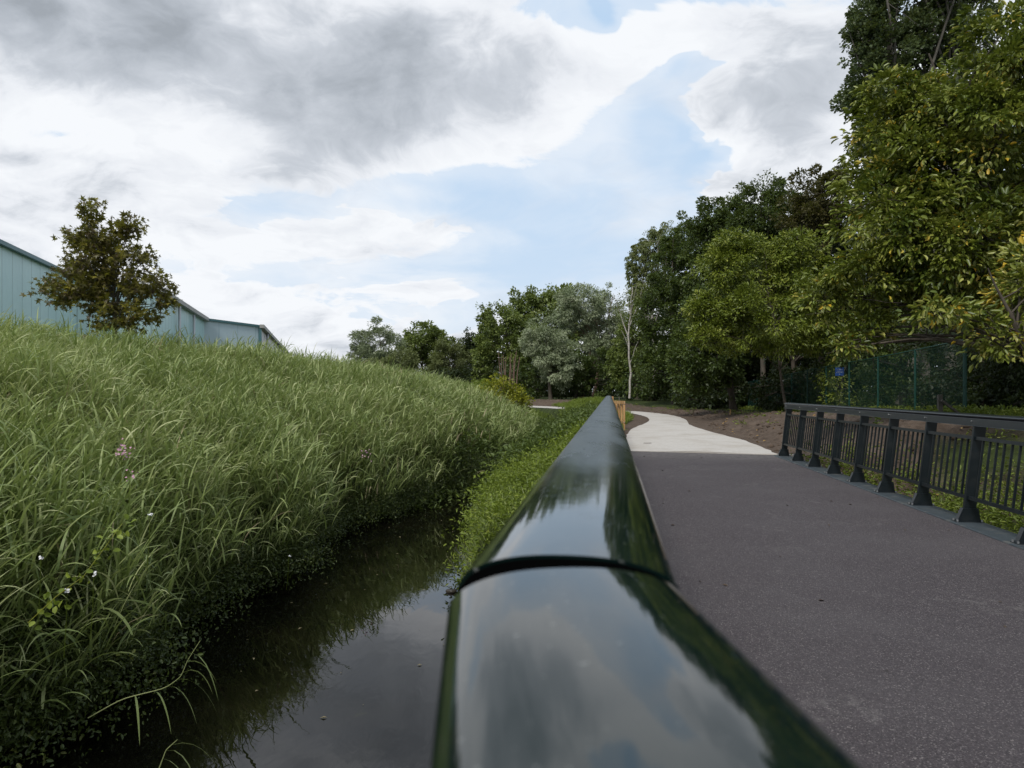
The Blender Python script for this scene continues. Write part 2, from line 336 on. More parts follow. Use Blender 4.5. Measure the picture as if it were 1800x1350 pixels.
M = dict(
    asphalt=m_asphalt(), path=m_path(), ground=m_ground(), water=m_water(), railpaint=m_railpaint(), wood=m_wood(),
    metal=simple('dark_painted_steel', (.007, .011, .014), .33, 0, .25, 5, 0, .4, 0, (.03, .033, .033, .4), 7),
    kerbsteel=simple('deck_edge_steel', (.042, .054, .062), .5, 0, .2, 8, .2, .5, 0, (.16, .15, .13, .6), 5),
    gasket=simple('rubber_gasket', (.0015, .0015, .0015), 1.0, spec=0),
    bolt=simple('zinc_bolt', (.42, .43, .44), .35, .8),
    fencegreen=simple('fence_green_coating', (.006, .050, .036), .45, 0, .2, 4),
    clad_teal=m_clad('teal_cladding', (.50, .70, .725), (.54, .73, .75), 1.15, R(-15.6)),
    clad_teal2=m_clad('teal_ribbed_cladding', (.45, .67, .70), (.50, .70, .72), 1.0, R(-15.6)),
    clad_blue=m_clad('pale_blue_cladding', (.46, .60, .68), (.53, .62, .68), 1.6, R(74.4), .85),
    clad_grey=m_clad('grey_cladding', (.44, .45, .48), (.48, .49, .51), 1.6, R(-15.6), .9),
    trim=simple('roof_edge_trim', (.07, .16, .18), .45), gutter=simple('aged_gutter', (.33, .325, .31), .55, 0, .25, 2, 0, .4, 0, (.14, .13, .12, .7), 1),
    pipe=simple('zinc_downpipe', (.50, .52, .54), .4, .2, .1, 2), roofm=simple('roof_sheet', (.35, .37, .38), .5, 0, .2, .5),
    rock=simple('wet_rock', (.045, .038, .03), .45, 0, .5, 9, .8), concrete=simple('concrete', (.33, .32, .30), .85, 0, .2, 4, .4),
    signblue=simple('sign_blue', (.010, .095, .42), .4), signwhite=simple('sign_white', (.62, .66, .72), .5),
    dryleaf=simple('dry_leaf', (.42, .26, .07), .7, 0, .5, 12), twig=simple('twig_bark', (.07, .05, .035), .8, 0, .3, 8),
    bark=m_bark('brown_bark', (.035, .028, .020), (.11, .09, .07)), redbark=m_bark('reddish_bark', (.10, .060, .045), (.24, .155, .12)),
    birch=m_bark('birch_bark', (.34, .31, .28), (.54, .51, .46), 3, True), greybark=m_bark('grey_bark', (.06, .055, .045), (.16, .145, .12)),
    white_petal=simple('white_petal', (.72, .72, .72), .6), pink_petal=simple('pink_petal', (.42, .20, .30), .6, 0, .3, 20), balsam=simple('balsam_pink', (.50, .27, .38), .6),
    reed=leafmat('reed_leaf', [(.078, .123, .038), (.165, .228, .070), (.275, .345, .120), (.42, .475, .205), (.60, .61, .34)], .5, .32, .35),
    dryreed=leafmat('dry_reed', [(.22, .18, .10), (.36, .30, .18)], .6, .2),
    bramble=leafmat('bramble_leaf', [(.020, .036, .010), (.040, .064, .014), (.075, .105, .022), (.13, .14, .03)], .42, .2),
    herb=leafmat('herb_leaf', [(.085, .125, .014), (.14, .20, .022), (.22, .29, .035), (.31, .36, .07)], .5, .3),
    tangle=leafmat('tangle_leaf', [(.035, .062, .014), (.07, .11, .022), (.12, .17, .04), (.19, .24, .08)], .5, .25),
    grass=leafmat('meadow_grass', [(.10, .15, .022), (.17, .235, .032), (.26, .32, .055)], .5, .3),
    weed=leafmat('weed_leaf', [(.06, .09, .013), (.11, .155, .022), (.18, .23, .035), (.27, .29, .06)], .5, .3),
    magnolia=leafmat('broad_oval_leaf', [(.055, .09, .012), (.095, .140, .016), (.155, .20, .022), (.25, .28, .045), (.50, .50, .15), (.78, .48, .03)], .38, .18, .5),
    yellowgreen=leafmat('yellow_green_leaf', [(.07, .105, .012), (.125, .17, .018), (.21, .26, .03), (.40, .42, .09)], .4, .18, .5),
    poplar=leafmat('poplar_leaf', [(.025, .045, .016), (.052, .080, .028), (.095, .13, .05), (.17, .20, .10)], .45, .2),
    darkgreen=leafmat('dark_green_leaf', [(.022, .040, .010), (.045, .074, .016), (.080, .118, .026), (.13, .17, .045)], .45, .22),
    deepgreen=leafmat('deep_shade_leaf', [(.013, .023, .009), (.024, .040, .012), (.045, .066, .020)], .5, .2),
    midgreen=leafmat('mid_green_leaf', [(.055, .085, .018), (.105, .150, .032), (.175, .225, .055), (.26, .30, .095)], .45, .25),
    silver=leafmat('silver_willow_leaf', [(.13, .175, .085), (.22, .27, .15), (.35, .40, .25), (.50, .54, .38)], .5, .15),
    olive=leafmat('olive_leaf', [(.09, .11, .040), (.15, .18, .065), (.22, .25, .10)], .5, .2),
    bronze=leafmat('bronze_maple_leaf', [(.060, .034, .026), (.10, .070, .032), (.12, .110, .024), (.20, .18, .026), (.33, .29, .035)], .42, .3),
    rustgreen=leafmat('rusty_green_leaf', [(.045, .040, .015), (.075, .070, .020), (.11, .09, .03)], .5, .22),
    birchleaf=leafmat('birch_leaf', [(.08, .105, .028), (.135, .165, .045), (.22, .25, .08)], .45, .25),
    bush=leafmat('bush_yellow_leaf', [(.12, .14, .010), (.20, .22, .014), (.29, .30, .022), (.38, .38, .05)], .5, .3),
)

# ================================================================== terrain
def interp(y, pts):
    a = np.array(pts); v = np.interp(y, a[:, 0], a[:, 1])
    if pts is XL or pts is FOOT:                  # the reed bank's edge bulges in and out
        yy = np.asarray(y, float); v = v+(.20*np.sin(yy*1.15+.6)+.12*np.sin(yy*2.7+2))*np.clip((26-yy)/6, 0, 1)
    return v
XL = [(-6, -4.5), (4, -4.35), (10, -4.15), (15, -3.85), (18, -3.1), (20, -1.9), (22, -.95), (25, -.1), (30, .8), (35, 1.5), (44, 2.8), (50, 3.5)]
XR = [(-6, -.2), (6, -.45), (9, -.72), (12, -.80), (16, -.74), (20, -.35), (25, .5), (35, 2.1), (44, 3.3), (50, 3.6)]
FOOT = [(-6, -4.5), (4, -4.35), (10, -4.15), (15, -3.85), (18, -3.1), (20, -1.9), (22, -.95), (25, -.1), (30, .5), (35, .8), (40, .4), (50, -.5), (60, -1.8), (80, -6), (120, -11)]
EL = [(2.56, 15.0), (3.0, 18.07), (4.1, 23.5), (6.05, 30.2), (7.0, 36.5), (6.9, 41.5), (5.0, 46.2), (2.1, 55.0), (-4, 64), (-14, 74)]
ER = [(5.5, 14.04), (6.17, 18.07), (6.75, 25.4), (7.98, 31.4), (8.75, 37.4), (8.3, 43.9), (5.9, 50.7), (2.5, 61), (-4, 70), (-14, 79)]
bd = Vector((math.sin(R(7.59)), math.cos(R(7.59)), 0)); bn = Vector((bd.y, -bd.x, 0))
n0 = Vector((.99, -.1419, 0))
EC = [((a[0]+b[0])/2, (a[1]+b[1])/2) for a, b in zip(EL, ER)]
def sstep(x, a, b):
    u = np.clip((x-a)/(b-a), 0, 1); return u*u*(3-2*u)
def vnoise(x, y, s=1.0, seed=0):
    x = x*s+seed*17.3; y = y*s+seed*9.1
    return (np.sin(x*1.0+1.7*np.sin(y*.83+seed))+np.sin(y*1.13+1.3*np.sin(x*.71+2+seed))+.5*np.sin(x*2.3+y*1.9+seed)+.5*np.sin(x*1.7-y*2.6+1))/3.0
def path_dist(x, y):
    best = np.full(x.shape, 1e9)
    for (a, b) in zip(EC[:-1], EC[1:]):
        ax, ay = a; bx, by = b; dx, dy = bx-ax, by-ay
        t = np.clip(((x-ax)*dx+(y-ay)*dy)/(dx*dx+dy*dy), 0, 1)
        best = np.minimum(best, np.hypot(x-ax-t*dx, y-ay-t*dy))
    return best
def ground_h(x, y):
    x = np.asarray(x, float); y = np.asarray(y, float)
    xl = interp(y, XL); xr = interp(y, XR); ft = interp(y, FOOT)
    end = sstep(y, 41, 46)                                   # the channel is lost from view here
    # left bank
    d = ft-x
    amp = 1-.25*sstep(y, 50, 110)
    hill = np.where(d > 0, -1.25+(2.66*(1-np.exp(-np.maximum(d, 0)/4.9))+.15*sstep(d, 4, 9))*amp, -1.25)
    hill = hill + .09*vnoise(x, y, .7, 1)*sstep(d, .5, 2)
    hill = hill - .5*sstep(d, 12, 18)
    low = hill
    lb = -1.25+sstep(-(x-xl), -.05, .55)*0
    left = np.where(x < xl, low-.9*(1-sstep(xl-x, 0, .55)), -2.3)
    # right side
    dr = x-xr
    s_ = x*bn.x+y*bn.y                                       # lateral distance from the viewer across the bridge
    rise = -2.2+1.0*sstep(dr, -.1, .35)+(.35+.40*sstep(y, 8, 14))*sstep(dr, .3, 2.3)
    t_ = x*bd.x+y*bd.y
    pd = path_dist(x, y)
    shoulder = sstep(pd, 3.4, 1.9)*sstep(t_, 13.9, 15)
    sn = x*n0.x+y*n0.y; shoulder = np.maximum(shoulder, sstep(sn, -.15, .25)*sstep(t_, 14.4, 15.2))
    right = rise+(0.0-rise)*shoulder
    right = np.where(s_ > 0, np.maximum(right, -.6), right)
    # soil bank right of the bridge and the path
    fl = 2.2*sstep(s_, 4.4, 8.2)
    fence_h = np.interp(y, [5, 17, 30, 45, 60], [.7, .6, .25, -.02, .1])
    valley = -.75+.1*vnoise(x, y, 1.3, 3)
    soilbank = valley+(fence_h-valley)*sstep(s_, 4.5, 8.3)
    nearp = (0.0)+(fence_h+.12-0.0)*sstep(pd, 1.7, 4.4)+.05*vnoise(x, y, 2.2, 5)*sstep(pd, 1.8, 2.4)
    k = sstep(t_, 11.5, 14.6)
    rb = soilbank*(1-k)+nearp*k
    isright = sstep(s_, 3.4, 3.9)
    right = right*(1-isright)+rb*isright
    right = np.where((t_ < 13.5) & (s_ > .0) & (s_ < 3.9), np.minimum(right, -.75), right)
    h = np.where(x > (xl+xr)/2, right, left)
    # beyond the meadow: level ground with the cut bank behind the path
    far = -.02+.55*sstep(pd, 2.0, 4.5)*sstep(y+.35*x, 44, 50)
    kk = sstep(y, 46, 58)*sstep(x, -9, -2)
    h = h*(1-kk)+far*kk
    chan = (1-end)*(x > xl)*(x < xr)
    h = np.where(chan > 0, np.minimum(h, -1.25-1.1*(1-end)*sstep(np.minimum(x-xl, xr-x), 0, .25)), h)
    pz = sstep(pd, 2.25, 1.7)*sstep(t_, 13.8, 14.6)
    h = h*(1-pz)+(-.02)*pz
    return h+.02*vnoise(x, y, 4.0, 2)*(1-pz)
def soil_w(x, y):
    x = np.asarray(x, float); y = np.asarray(y, float)
    pd = path_dist(x, y); s_ = x*bn.x+y*bn.y; t_ = x*bd.x+y*bd.y
    w = sstep(pd, 5.2, 3.2)*(t_ > 13)*(s_ > -.5)
    w = np.where((y > 21) & (y < 46) & (x < 8) & (s_ < np.interp(y, [20, 25, 31, 38, 45], [.6, 1.6, 2.8, 2.6, .5])), sstep(pd, 1.75, 1.35), w)      # grass inside the bend
    w = np.maximum(w, (s_ > 4.6)*(s_ < 8.5)*(t_ > 3)*(t_ < 30)*(.55+.35*vnoise(x, y, 1.5, 4)))
    yc = np.interp(x, [-14, -4, 2.3, 5.5, 7.6], [76, 67, 58, 48.4, 42.7])
    w = np.where((y > 30) & (s_ < 3) & (y < yc), np.minimum(w, sstep(pd, 2.3, 1.6)), w)
    w = np.maximum(w, sstep(y-yc, .5, 1.5)*sstep(pd, 6, 4)*(y > 40))
    return w
def build_ground():
    def axis(lo, hi, segs):
        out = [lo]
        while out[-1] < hi:
            v = out[-1]
            st = segs(v); out.append(v+st)
        return np.array(out)
    xs = axis(-700, 700, lambda v: .13 if -5 < v < 13 else (.35 if -20 < v < 25 else (2.5 if abs(v) < 90 else 40)))
    ys = axis(-60, 1500, lambda v: .16 if 0 < v < 32 else (.4 if -8 < v < 70 else (3 if v < 130 else 60)))
    X, Y = np.meshgrid(xs, ys); H = ground_h(X, Y)
    rough = rng.normal(0, 1, X.shape)
    sw = soil_w(X, Y)
    pd = path_dist(X, Y)
    H = H+(rough*.022+.035*vnoise(X, Y, 5.3, 8)+.025*vnoise(X, Y, 9.1, 5))*(sw > .4)*(pd > 1.95)*(np.abs(X) < 30)
    n, m = X.shape
    V = np.stack([X, Y, H], -1).reshape(-1, 3)
    i = np.arange(n-1)[:, None]*m; j = np.arange(m-1)[None]
    F = np.stack([i+j, i+j+1, i+m+j+1, i+m+j], -1).reshape(-1, 4)
    o = mesh_np('ground', V, F, M['ground'], rnd=sw.ravel(), smooth=True); tag(o, kind='structure')
    # water sheet
    V = [(-9, -8, -1.8), (4.5, -8, -1.8), (4.5, 46, -1.8), (-9, 46, -1.8)]
    V = []; F = []
    yy = np.arange(-8, 46, 1.0)
    for y in yy:
        V += [(float(interp(y, XL))-.9, y, -1.8), (float(interp(y, XR))+.5, y, -1.8)]
    F = [[2*k, 2*k+1, 2*k+3, 2*k+2] for k in range(len(yy)-1)]
    o = mesh_np('stream_water', V, np.array(F), M['water']); tag(o, kind='structure')
def cr(pts, n=8):
    p = [Vector((*q, 0)) for q in pts]; out = []
    for i in range(len(p)-1):
        a = p[max(i-1, 0)]; b = p[i]; c = p[i+1]; d = p[min(i+2, len(p)-1)]
        for k in range(n):
            t = k/n
            out.append(.5*((2*b)+(c-a)*t+(2*a-5*b+4*c-d)*t*t+(3*b-a-3*c+d)*t**3))
    out.append(p[-1]); return out
def build_path():
    l = cr(EL); r = cr(ER); V = []; m = 9
    rr = random.Random(3)
    for a, b in zip(l, r):
        w1 = rr.uniform(-.04, .04); w2 = rr.uniform(-.04, .04)
        for k in range(m):
            f = k/(m-1); q = a.lerp(b, f)+(b-a).normalized()*((1-f)*w1+f*w2)
            V.append((q.x, q.y, .004+.02*math.sin(f*math.pi)))
    F = [[i*m+k, i*m+k+1, (i+1)*m+k+1, (i+1)*m+k] for i in range(len(l)-1) for k in range(m-1)]
    tag(mesh_np('path', V, np.array(F), M['path'], smooth=True), kind='structure')
build_ground(); build_path()

# ================================================================== bridge deck
jl = Vector((.053, .634, 0))                      # the rail joint in plan
d0 = Vector((.1419, .99, 0)); n0 = Vector((.99, -.1419, 0))
d1 = Vector((-.0557, .9984, 0)); n1 = Vector((.9984, .0557, 0))
J = Vector((-.0371, .0053, 0))+d0*.588
def deck():
    # asphalt surface
    e0 = Vector((2.56, 15.0, 0)); e1 = Vector((5.5, 14.04, 0))
    rgt = lambda t: bn*3.44+bd*t
    lft = lambda t: J+d0*(t-.634)+n0*.10
    a = lft(15.3); b = rgt(14.62)
    ed = (e1-e0).normalized()
    a = e0-ed*.35; b = e0+ed*((Vector(rgt(14.5))-e0).dot(ed))
    near_l = J-d1*4.0+n1*.10
    V = []; nn = 30
    for k in range(nn+1):
        f = k/nn
        L = near_l.lerp(J+n0*.10, min(1, f*4)) if f < .25 else (J+n0*.10).lerp(a, (f-.25)/.75)
        Rr = rgt(-3.2).lerp(b, f)
        for j in range(7):
            q = L.lerp(Rr, j/6); V.append((q.x, q.y, 0))
    F = [[i*7+j, i*7+j+1, (i+1)*7+j+1, (i+1)*7+j] for i in range(nn) for j in range(6)]
    o = mesh_np('bridge_deck_surface', V, np.array(F), M['asphalt']); tag(o, kind='structure')
    o.name = 'road'
    # slab and edge beams
    t = empty('footbridge', (0, 0, 0), 'low dark footbridge slab with grey steel edge carrying the purple grey asphalt', 'bridge')
    mb = MB()
    q0 = rgt(-3.2); q1 = rgt(14.45)
    near2 = J-d1*4-n1*.2; j2 = J-n0*.2; a2 = a-bn*.25
    bot = [near2, rgt(-3.2), b, a2, j2]
    mb.add([(p.x, p.y, -.42) for p in bot]+[(p.x, p.y, -.006) for p in bot], [(4, 3, 2, 1, 0), (5, 6, 7, 8, 9), (0, 1, 6, 5), (1, 2, 7, 6), (2, 3, 8, 7), (3, 4, 9, 8), (4, 0, 5, 9)])
    mb.build('slab', M['concrete'], t)
    mb = MB(); mb.box((bn*3.59+bd*5.6)+Vector((0, 0, -.085)), .30, 17.8, .20, bn, bd); mb.build('edge_beam', M['kerbsteel'], t, bevel=.01)
    mb = MB(); mb.bar(J-n0*.02+Vector((0, 0, -.07)), a-n0*.12+Vector((0, 0, -.07)), .22, .17); mb.build('edge_beam', M['kerbsteel'], t)
    mb = MB(); mb.bar(J-n1*.02-d1*.05+Vector((0, 0, -.07)), J-n1*.02-d1*4+Vector((0, 0, -.07)), .22, .17); mb.build('edge_beam', M['kerbsteel'], t)
    # abutment below the far end
    mb = MB(); c = e0.lerp(e1, .5)-ed*.05+Vector((0, 0, -.85)); nrm = Vector((-ed.y, ed.x, 0)); mb.box(c-nrm*.16, 3.5, .3, .83, ed, nrm); mb.build('abutment', M['concrete'], t)
    # pale concrete end kerb between asphalt and path
    mb = MB(); c0 = e0-ed*.3; c1 = e0+ed*3.6; mb.bar(c0+nrm*.06+Vector((0, 0, -.05)), c1+nrm*.06+Vector((0, 0, -.05)), .12, .13)
    o = mb.build('path_edging', M['path'], None, bevel=.006); tag(o, 'pale concrete edging strip between dark asphalt and pale path', 'kerb')
deck()

# ================================================================== railings
LEAN = R(6.6)
def rail_profile(hw, hh, k=20):
    pts = []
    for i in range(k+1):                          # flattened oval, wide and low
        a = -math.pi*.08+i/k*(math.pi*1.16)
        c = math.cos(a); s = math.sin(a)
        pts.append((math.copysign(abs(c)**.85, c)*hw, s*hh))
    pts.append((-hw*.8, -hh*.9)); pts.append((hw*.8, -hh*.9))
    return pts
def sweep(name, path, prof, mat, parent, zc):
    V = []; F = []; k = len(prof); n = len(path)
    for i, p in enumerate(path):
        a = path[max(i-1, 0)]; b = path[min(i+1, n-1)]
        if 0 < i < n-1:
            u = (p-a).normalized(); w = (b-p).normalized(); tdir = (u+w).normalized(); sc = 1/max(.3, tdir.dot(u))
        else: tdir = (b-a).normalized(); sc = 1
        nr = Vector((tdir.y, -tdir.x, 0))
        for (x, z) in prof:
            q = p+nr*x*sc; V.append((q.x, q.y, zc+z))
    for i in range(n-1):
        for j in range(k): F.append([i*k+j, i*k+(j+1) % k, (i+1)*k+(j+1) % k, (i+1)*k+j])
    mb = MB(); mb.add(V, F); mb.F.append(list(range(k))); mb.F.append([(n-1)*k+j for j in range(k)][::-1])
    o = mb.build(name, mat, parent, smooth=True)
    e = o.modifiers.new('edge', 'EDGE_SPLIT'); e.split_angle = R(50)
    return o
def post_parts(base, out, along, H, parent, first):
    """flat plate post leaning outwards on a flared foot"""
    lean = (Vector((0, 0, 1))*math.cos(LEAN)+out*math.sin(LEAN))
    mb = MB(); L = (H-.045)/math.cos(LEAN)
    mb.box(base+lean*(L/2+.02), .112, .038, L-.04, out, along, lean)
    p = mb.build('post', M['metal'], parent, bevel=.004)
    f = MB()
    f.box(base+Vector((0, 0, .010)), .25, .11, .02, out, along)
    w0, w1, hgt = .104, .068, .150
    for s in (-1, 1):
        f.hexa([base+out*x*1.0+along*(s*.028+dy)+Vector((0, 0, z))+(lean-Vector((0, 0, 1)))*z for (x, dy, z) in
                ((-w0, -.006, .02), (w0, -.006, .02), (w0, .006, .02), (-w0, .006, .02), (-w1, -.006, hgt), (w1, -.006, hgt), (w1, .006, hgt), (-w1, .006, hgt))])
    for s in (-1, 1):
        a = base+out*(s*w0)+Vector((0, 0, .02)); b = base+out*(s*w1)+Vector((0, 0, hgt))+(lean-Vector((0, 0, 1)))*hgt
        f.bar(a, b, .056, .007, up=out)
    ft = f.build('foot', M['metal'], p); ft.location = (0, 0, 0)
    for s in (-1, 1):
        for q in (-1, 1):
            g = MB(); c = base+out*(s*.112)+along*(q*.040)
            g.tube([c+Vector((0, 0, .02)), c+Vector((0, 0, .038))], .010, 6); g.build('bolt', M['bolt'], p)
    return p
def fix_child(o, parent_thing):                   # sub-parts are built in world space: shift them into the thing's frame
    for v in o.data.vertices: v.co -= Vector(parent_thing.location)
def railing(root, start, along, out, n, spacing, H, full):
    """posts and infill panels; the handrail is swept separately"""
    g_all = MB()
    for k in range(n):
        base = start+along*(k*spacing)
        p = post_parts(base, out, along, H, root, k == 0)
        for c in p.children: fix_child(c, root)
        if k < n-1:
            lean = (Vector((0, 0, 1))*math.cos(LEAN)+out*math.sin(LEAN))
            a = base+along*.021; b = base+along*(spacing-.021)
            off = -out*.02
            top = lean*(H-.185)/math.cos(LEAN); bo = lean*.255
            nb = 8
            for hv, nm in ((top, 'top_bar'), (bo, 'bottom_bar')):
                f = MB(); f.bar(a+hv+off, b+hv+off, .04, .034, up=lean); f.build(nm, M['metal'], root)
            for q in range(1, nb):
                c = a.lerp(b, q/nb); gg = g_all if not full else MB(); gg.box(c+off+(top+bo)/2, .020, .012, (top-bo).length-.034, out, along, lean)
                if full: gg.build('baluster', M['metal'], root)
    if not full:
        ob = g_all.build('balusters', M['metal'], root); ob['kind'] = 'stuff'
# right-hand railing
NR = 14; t_end = 14.34
rr_start = bn*3.6+bd*t_end
rr = empty('bridge_railing', rr_start, 'dark steel railing with upright bars along the right edge of the bridge', 'railing')
railing(rr, rr_start, -bd, bn, NR, 1.0, 1.03, True)
HR = 1.085
def right_top():
    sh = bn*math.sin(LEAN)*1.05
    a = rr_start+bd*.12+sh; b = rr_start-bd*(NR-1+.3)+sh
    prof = rail_profile(.075, .022)
    o = sweep('handrail', [a, b], prof, M['metal'], rr, HR-.022)
    mb = MB(); lean = Vector((0, 0, 1))*math.cos(LEAN)+bn*math.sin(LEAN)
    mb.bar(a-bn*.045+Vector((0, 0, 1.004)), b-bn*.045+Vector((0, 0, 1.004)), .05, .075, up=lean)
    mb.build('top_beam', M['metal'], rr, bevel=.006)
    mb = MB(); mb.bar(a-bn*.074+Vector((0, 0, .969)), b-bn*.074+Vector((0, 0, .969)), .006, .006, up=lean); mb.build('lower_lip', M['kerbsteel'], rr)
    for k in range(NR):
        c = rr_start-bd*(k-.02)+sh-bn*.0715+Vector((0, 0, 1.012))
        g = MB(); g.tube([c, c-bn*.008], .0085, 8); g.build('bolt', M['bolt'], rr)
right_top()
# left-hand railing, right below the viewer
lr = empty('bridge_railing', J, 'near dark green railing with a wide glossy oval handrail filling the foreground', 'railing')
ZR = 1.13
end = J+d0*(24.2-.634)
prof = rail_profile(.1, .034, 40)
def cylseg(name, path): return sweep(name, path, prof, M['railpaint'], lr, ZR)
g = .022
cylseg('handrail', [J-d1*4.2, J-d1*2, J-d1*g])
cylseg('handrail', [J+d0*g, J+d0*1.5, J+d0*3.55])
cylseg('handrail', [J+d0*3.562, J+d0*6, J+d0*9.5])
cylseg('handrail', [J+d0*9.512, J+d0*16, end])
pg = [(x*.955, z*.90) for x, z in prof]
sweep('joint_gasket', [J-d1*(g+.01), J, J+d0*(g+.01)], pg, M['gasket'], lr, ZR)
sweep('joint_gasket', [J+d0*3.53, J+d0*3.58], pg, M['gasket'], lr, ZR)
sweep('joint_gasket', [J+d0*9.48, J+d0*9.53], pg, M['gasket'], lr, ZR)
inset = math.sin(LEAN)*1.06
railing(lr, J+d0*.75+n0*inset, d0, -n0, 23, 1.0, 1.10, False)
railing(lr, J-d1*.35+n1*inset, -d1, -n1, 4, 1.0, 1.10, False)

# ================================================================== wooden fence at the end of the near railing
def wooden_fence():
    b0 = P(1078, 747, 27.0); b0.z = -.2
    root = empty('wooden_fence', b0, 'new pale timber board fence standing just past the end of the green handrail', 'fence')
    xs = [1079.5, 1083.5, 1088, 1092.5, 1097]; tops = [705, 706.5, 708, 710, 711.5]; Ys = [24.6, 24.8, 24.3, 23.9, 23.4]
    c = P(1075.5, 697, 25.0)
    MB().box((c.x, c.y, (c.z-.4)/2), .11, .10, c.z+.4).build('post', M['wood'], root, bevel=.006)
    tops_w = []
    for x, t, Yd in zip(xs, tops, Ys):
        c = P(x, t, Yd); tops_w.append(c)
        MB().box((c.x, c.y, (c.z-.4)/2), .062, .09, c.z+.4).build('picket', M['wood'], root, bevel=.005)
    for zz in (.93, .25):
        a = tops_w[0].copy(); b = tops_w[-1].copy(); a.z = b.z = zz
        MB().bar(a+Vector((-.05, .07, 0)), b+Vector((.03, .07, 0)), .04, .10).build('rail', M['wood'], root)
        for q in tops_w[::2]:
            MB().tube([Vector((q.x, q.y-.045, zz)), Vector((q.x, q.y-.075, zz))], .016, 8).build('bolt', M['bolt'], root)
wooden_fence()
c = P(1089, 697, 26.5)
tag(MB().tube([(c.x, c.y, -.3), (c.x+.01, c.y, .6), (c.x-.02, c.y, c.z)], .018, 6).build('metal_stake', M['greybark'], origin=(c.x, c.y, 0)), 'thin dark stake standing upright behind the pale timber fence', 'stake')

# ================================================================== chain link fence
fd = Vector((.1564, .9877, 0)); fn = Vector((.9877, -.1564, 0))
def mesh_fence():
    N = 10; sp = 2.9
    def pt(k): return fn*8.5+fd*(18.6+k*sp)
    o0 = pt(0); o0 = Vector((o0.x, o0.y, .6))
    root = empty('mesh_fence', o0, 'tall green chain link fence with green posts below the trees on the right', 'fence')
    def top(k): return np.interp(k, [0, 10], [2.60, 1.93])-.02*math.sin(k)
    def bot(k): return top(k)-2.05
    mb = MB()
    for k in range(N+1):
        p = pt(k); r = .045 if k in (0, N) else .032
        MB().tube([(p.x, p.y, bot(k)-.4), (p.x, p.y, top(k)+.02)], r, 8).build('post', M['fencegreen'], root)
    for k in range(N):
        a = pt(k); b = pt(k+1); a = Vector((a.x, a.y, top(k))); b = Vector((b.x, b.y, top(k+1)))
        mb.tube([a, b], .019, 6)
    mb.build('top_rail', M['fencegreen'], root)
    for k in range(N):
        a = pt(k); b = pt(k+1); L = sp; hgt = 2.0; w = .0022
        m = MB(); pitch = .075
        n = int((L+hgt)/pitch)
        for sgn in (1, -1):
            for i in range(n):
                s0 = i*pitch-hgt                      # line s = s0 + h
                h0 = max(0, -s0); h1 = min(hgt, L-s0)
                if h1 <= h0: continue
                pa, pb = s0+h0, s0+h1
                if sgn < 0: pa, pb = L-pa, L-pb
                def q(s, h):
                    f = s/L; p = a.lerp(b, f); return Vector((p.x, p.y, np.interp(f, [0, 1], [bot(k), bot(k+1)])+.03+h))
                A_, B_ = q(pa, h0), q(pb, h1)
                d = (B_-A_).normalized(); u = d.cross(fn).normalized()*w
                m.add([A_-u, A_+u, B_+u, B_-u, A_+fn*w*1.5, B_+fn*w*1.5], [(0, 1, 2, 3), (1, 4, 5, 2), (4, 0, 3, 5)])
        for hh in (.05, 1.0, 1.95):
            m.tube([q(0, hh), q(L, hh)], .003, 3, False)
        m.build('mesh_panel', M['fencegreen'], root)
    # sign on the fence
    s = P(1476, 653, 26.4)
    r2 = empty('fence_sign', s, 'small blue notice with pale lettering hung on the green fence', 'sign')
    fr = Vector((-fn.x, -fn.y, 0)); al = -fd
    face = (fr*.55+al*.83).normalized(); side = Vector((-face.y, face.x, 0))
    MB().box(s, .33, .012, .33, side, face).build('panel', M['signblue'], r2, bevel=.01)
    g = MB(); f0 = s+face*.009
    rr_ = random.Random(5)
    for row, (zc, hh, n, wd) in enumerate([(.075, .055, 5, .20), (-.03, .05, 8, .25)]):
        for i in range(n):
            u = (i/(n-1)-.5)*(wd-.03)
            w_ = wd/n*.72
            # blurred, letter-like strokes
            g.box(f0+side*(u-w_*.3)+Vector((0, 0, zc)), w_*.28, .003, hh, side, face)
            g.box(f0+side*(u+w_*.12)+Vector((0, 0, zc+(hh*.36 if i % 2 else -hh*.2))), w_*.5, .003, hh*.25, side, face)
            if i % 3 != 1: g.box(f0+side*(u+w_*.38)+Vector((0, 0, zc+hh*.1)), w_*.22, .003, hh*.7, side, face)
    g.box(f0+Vector((0, 0, -.105)), .035, .003, .025, side, face)
    g.build('lettering', M['signwhite'], r2)
    s = P(1375.5, 667, 35.9); 
    tag(MB().box(s, .08, .01, .20, side, face).build('paper_notice', M['signwhite'], origin=s), 'tiny white tag hanging high on the distant part of the green fence', 'notice')
mesh_fence()

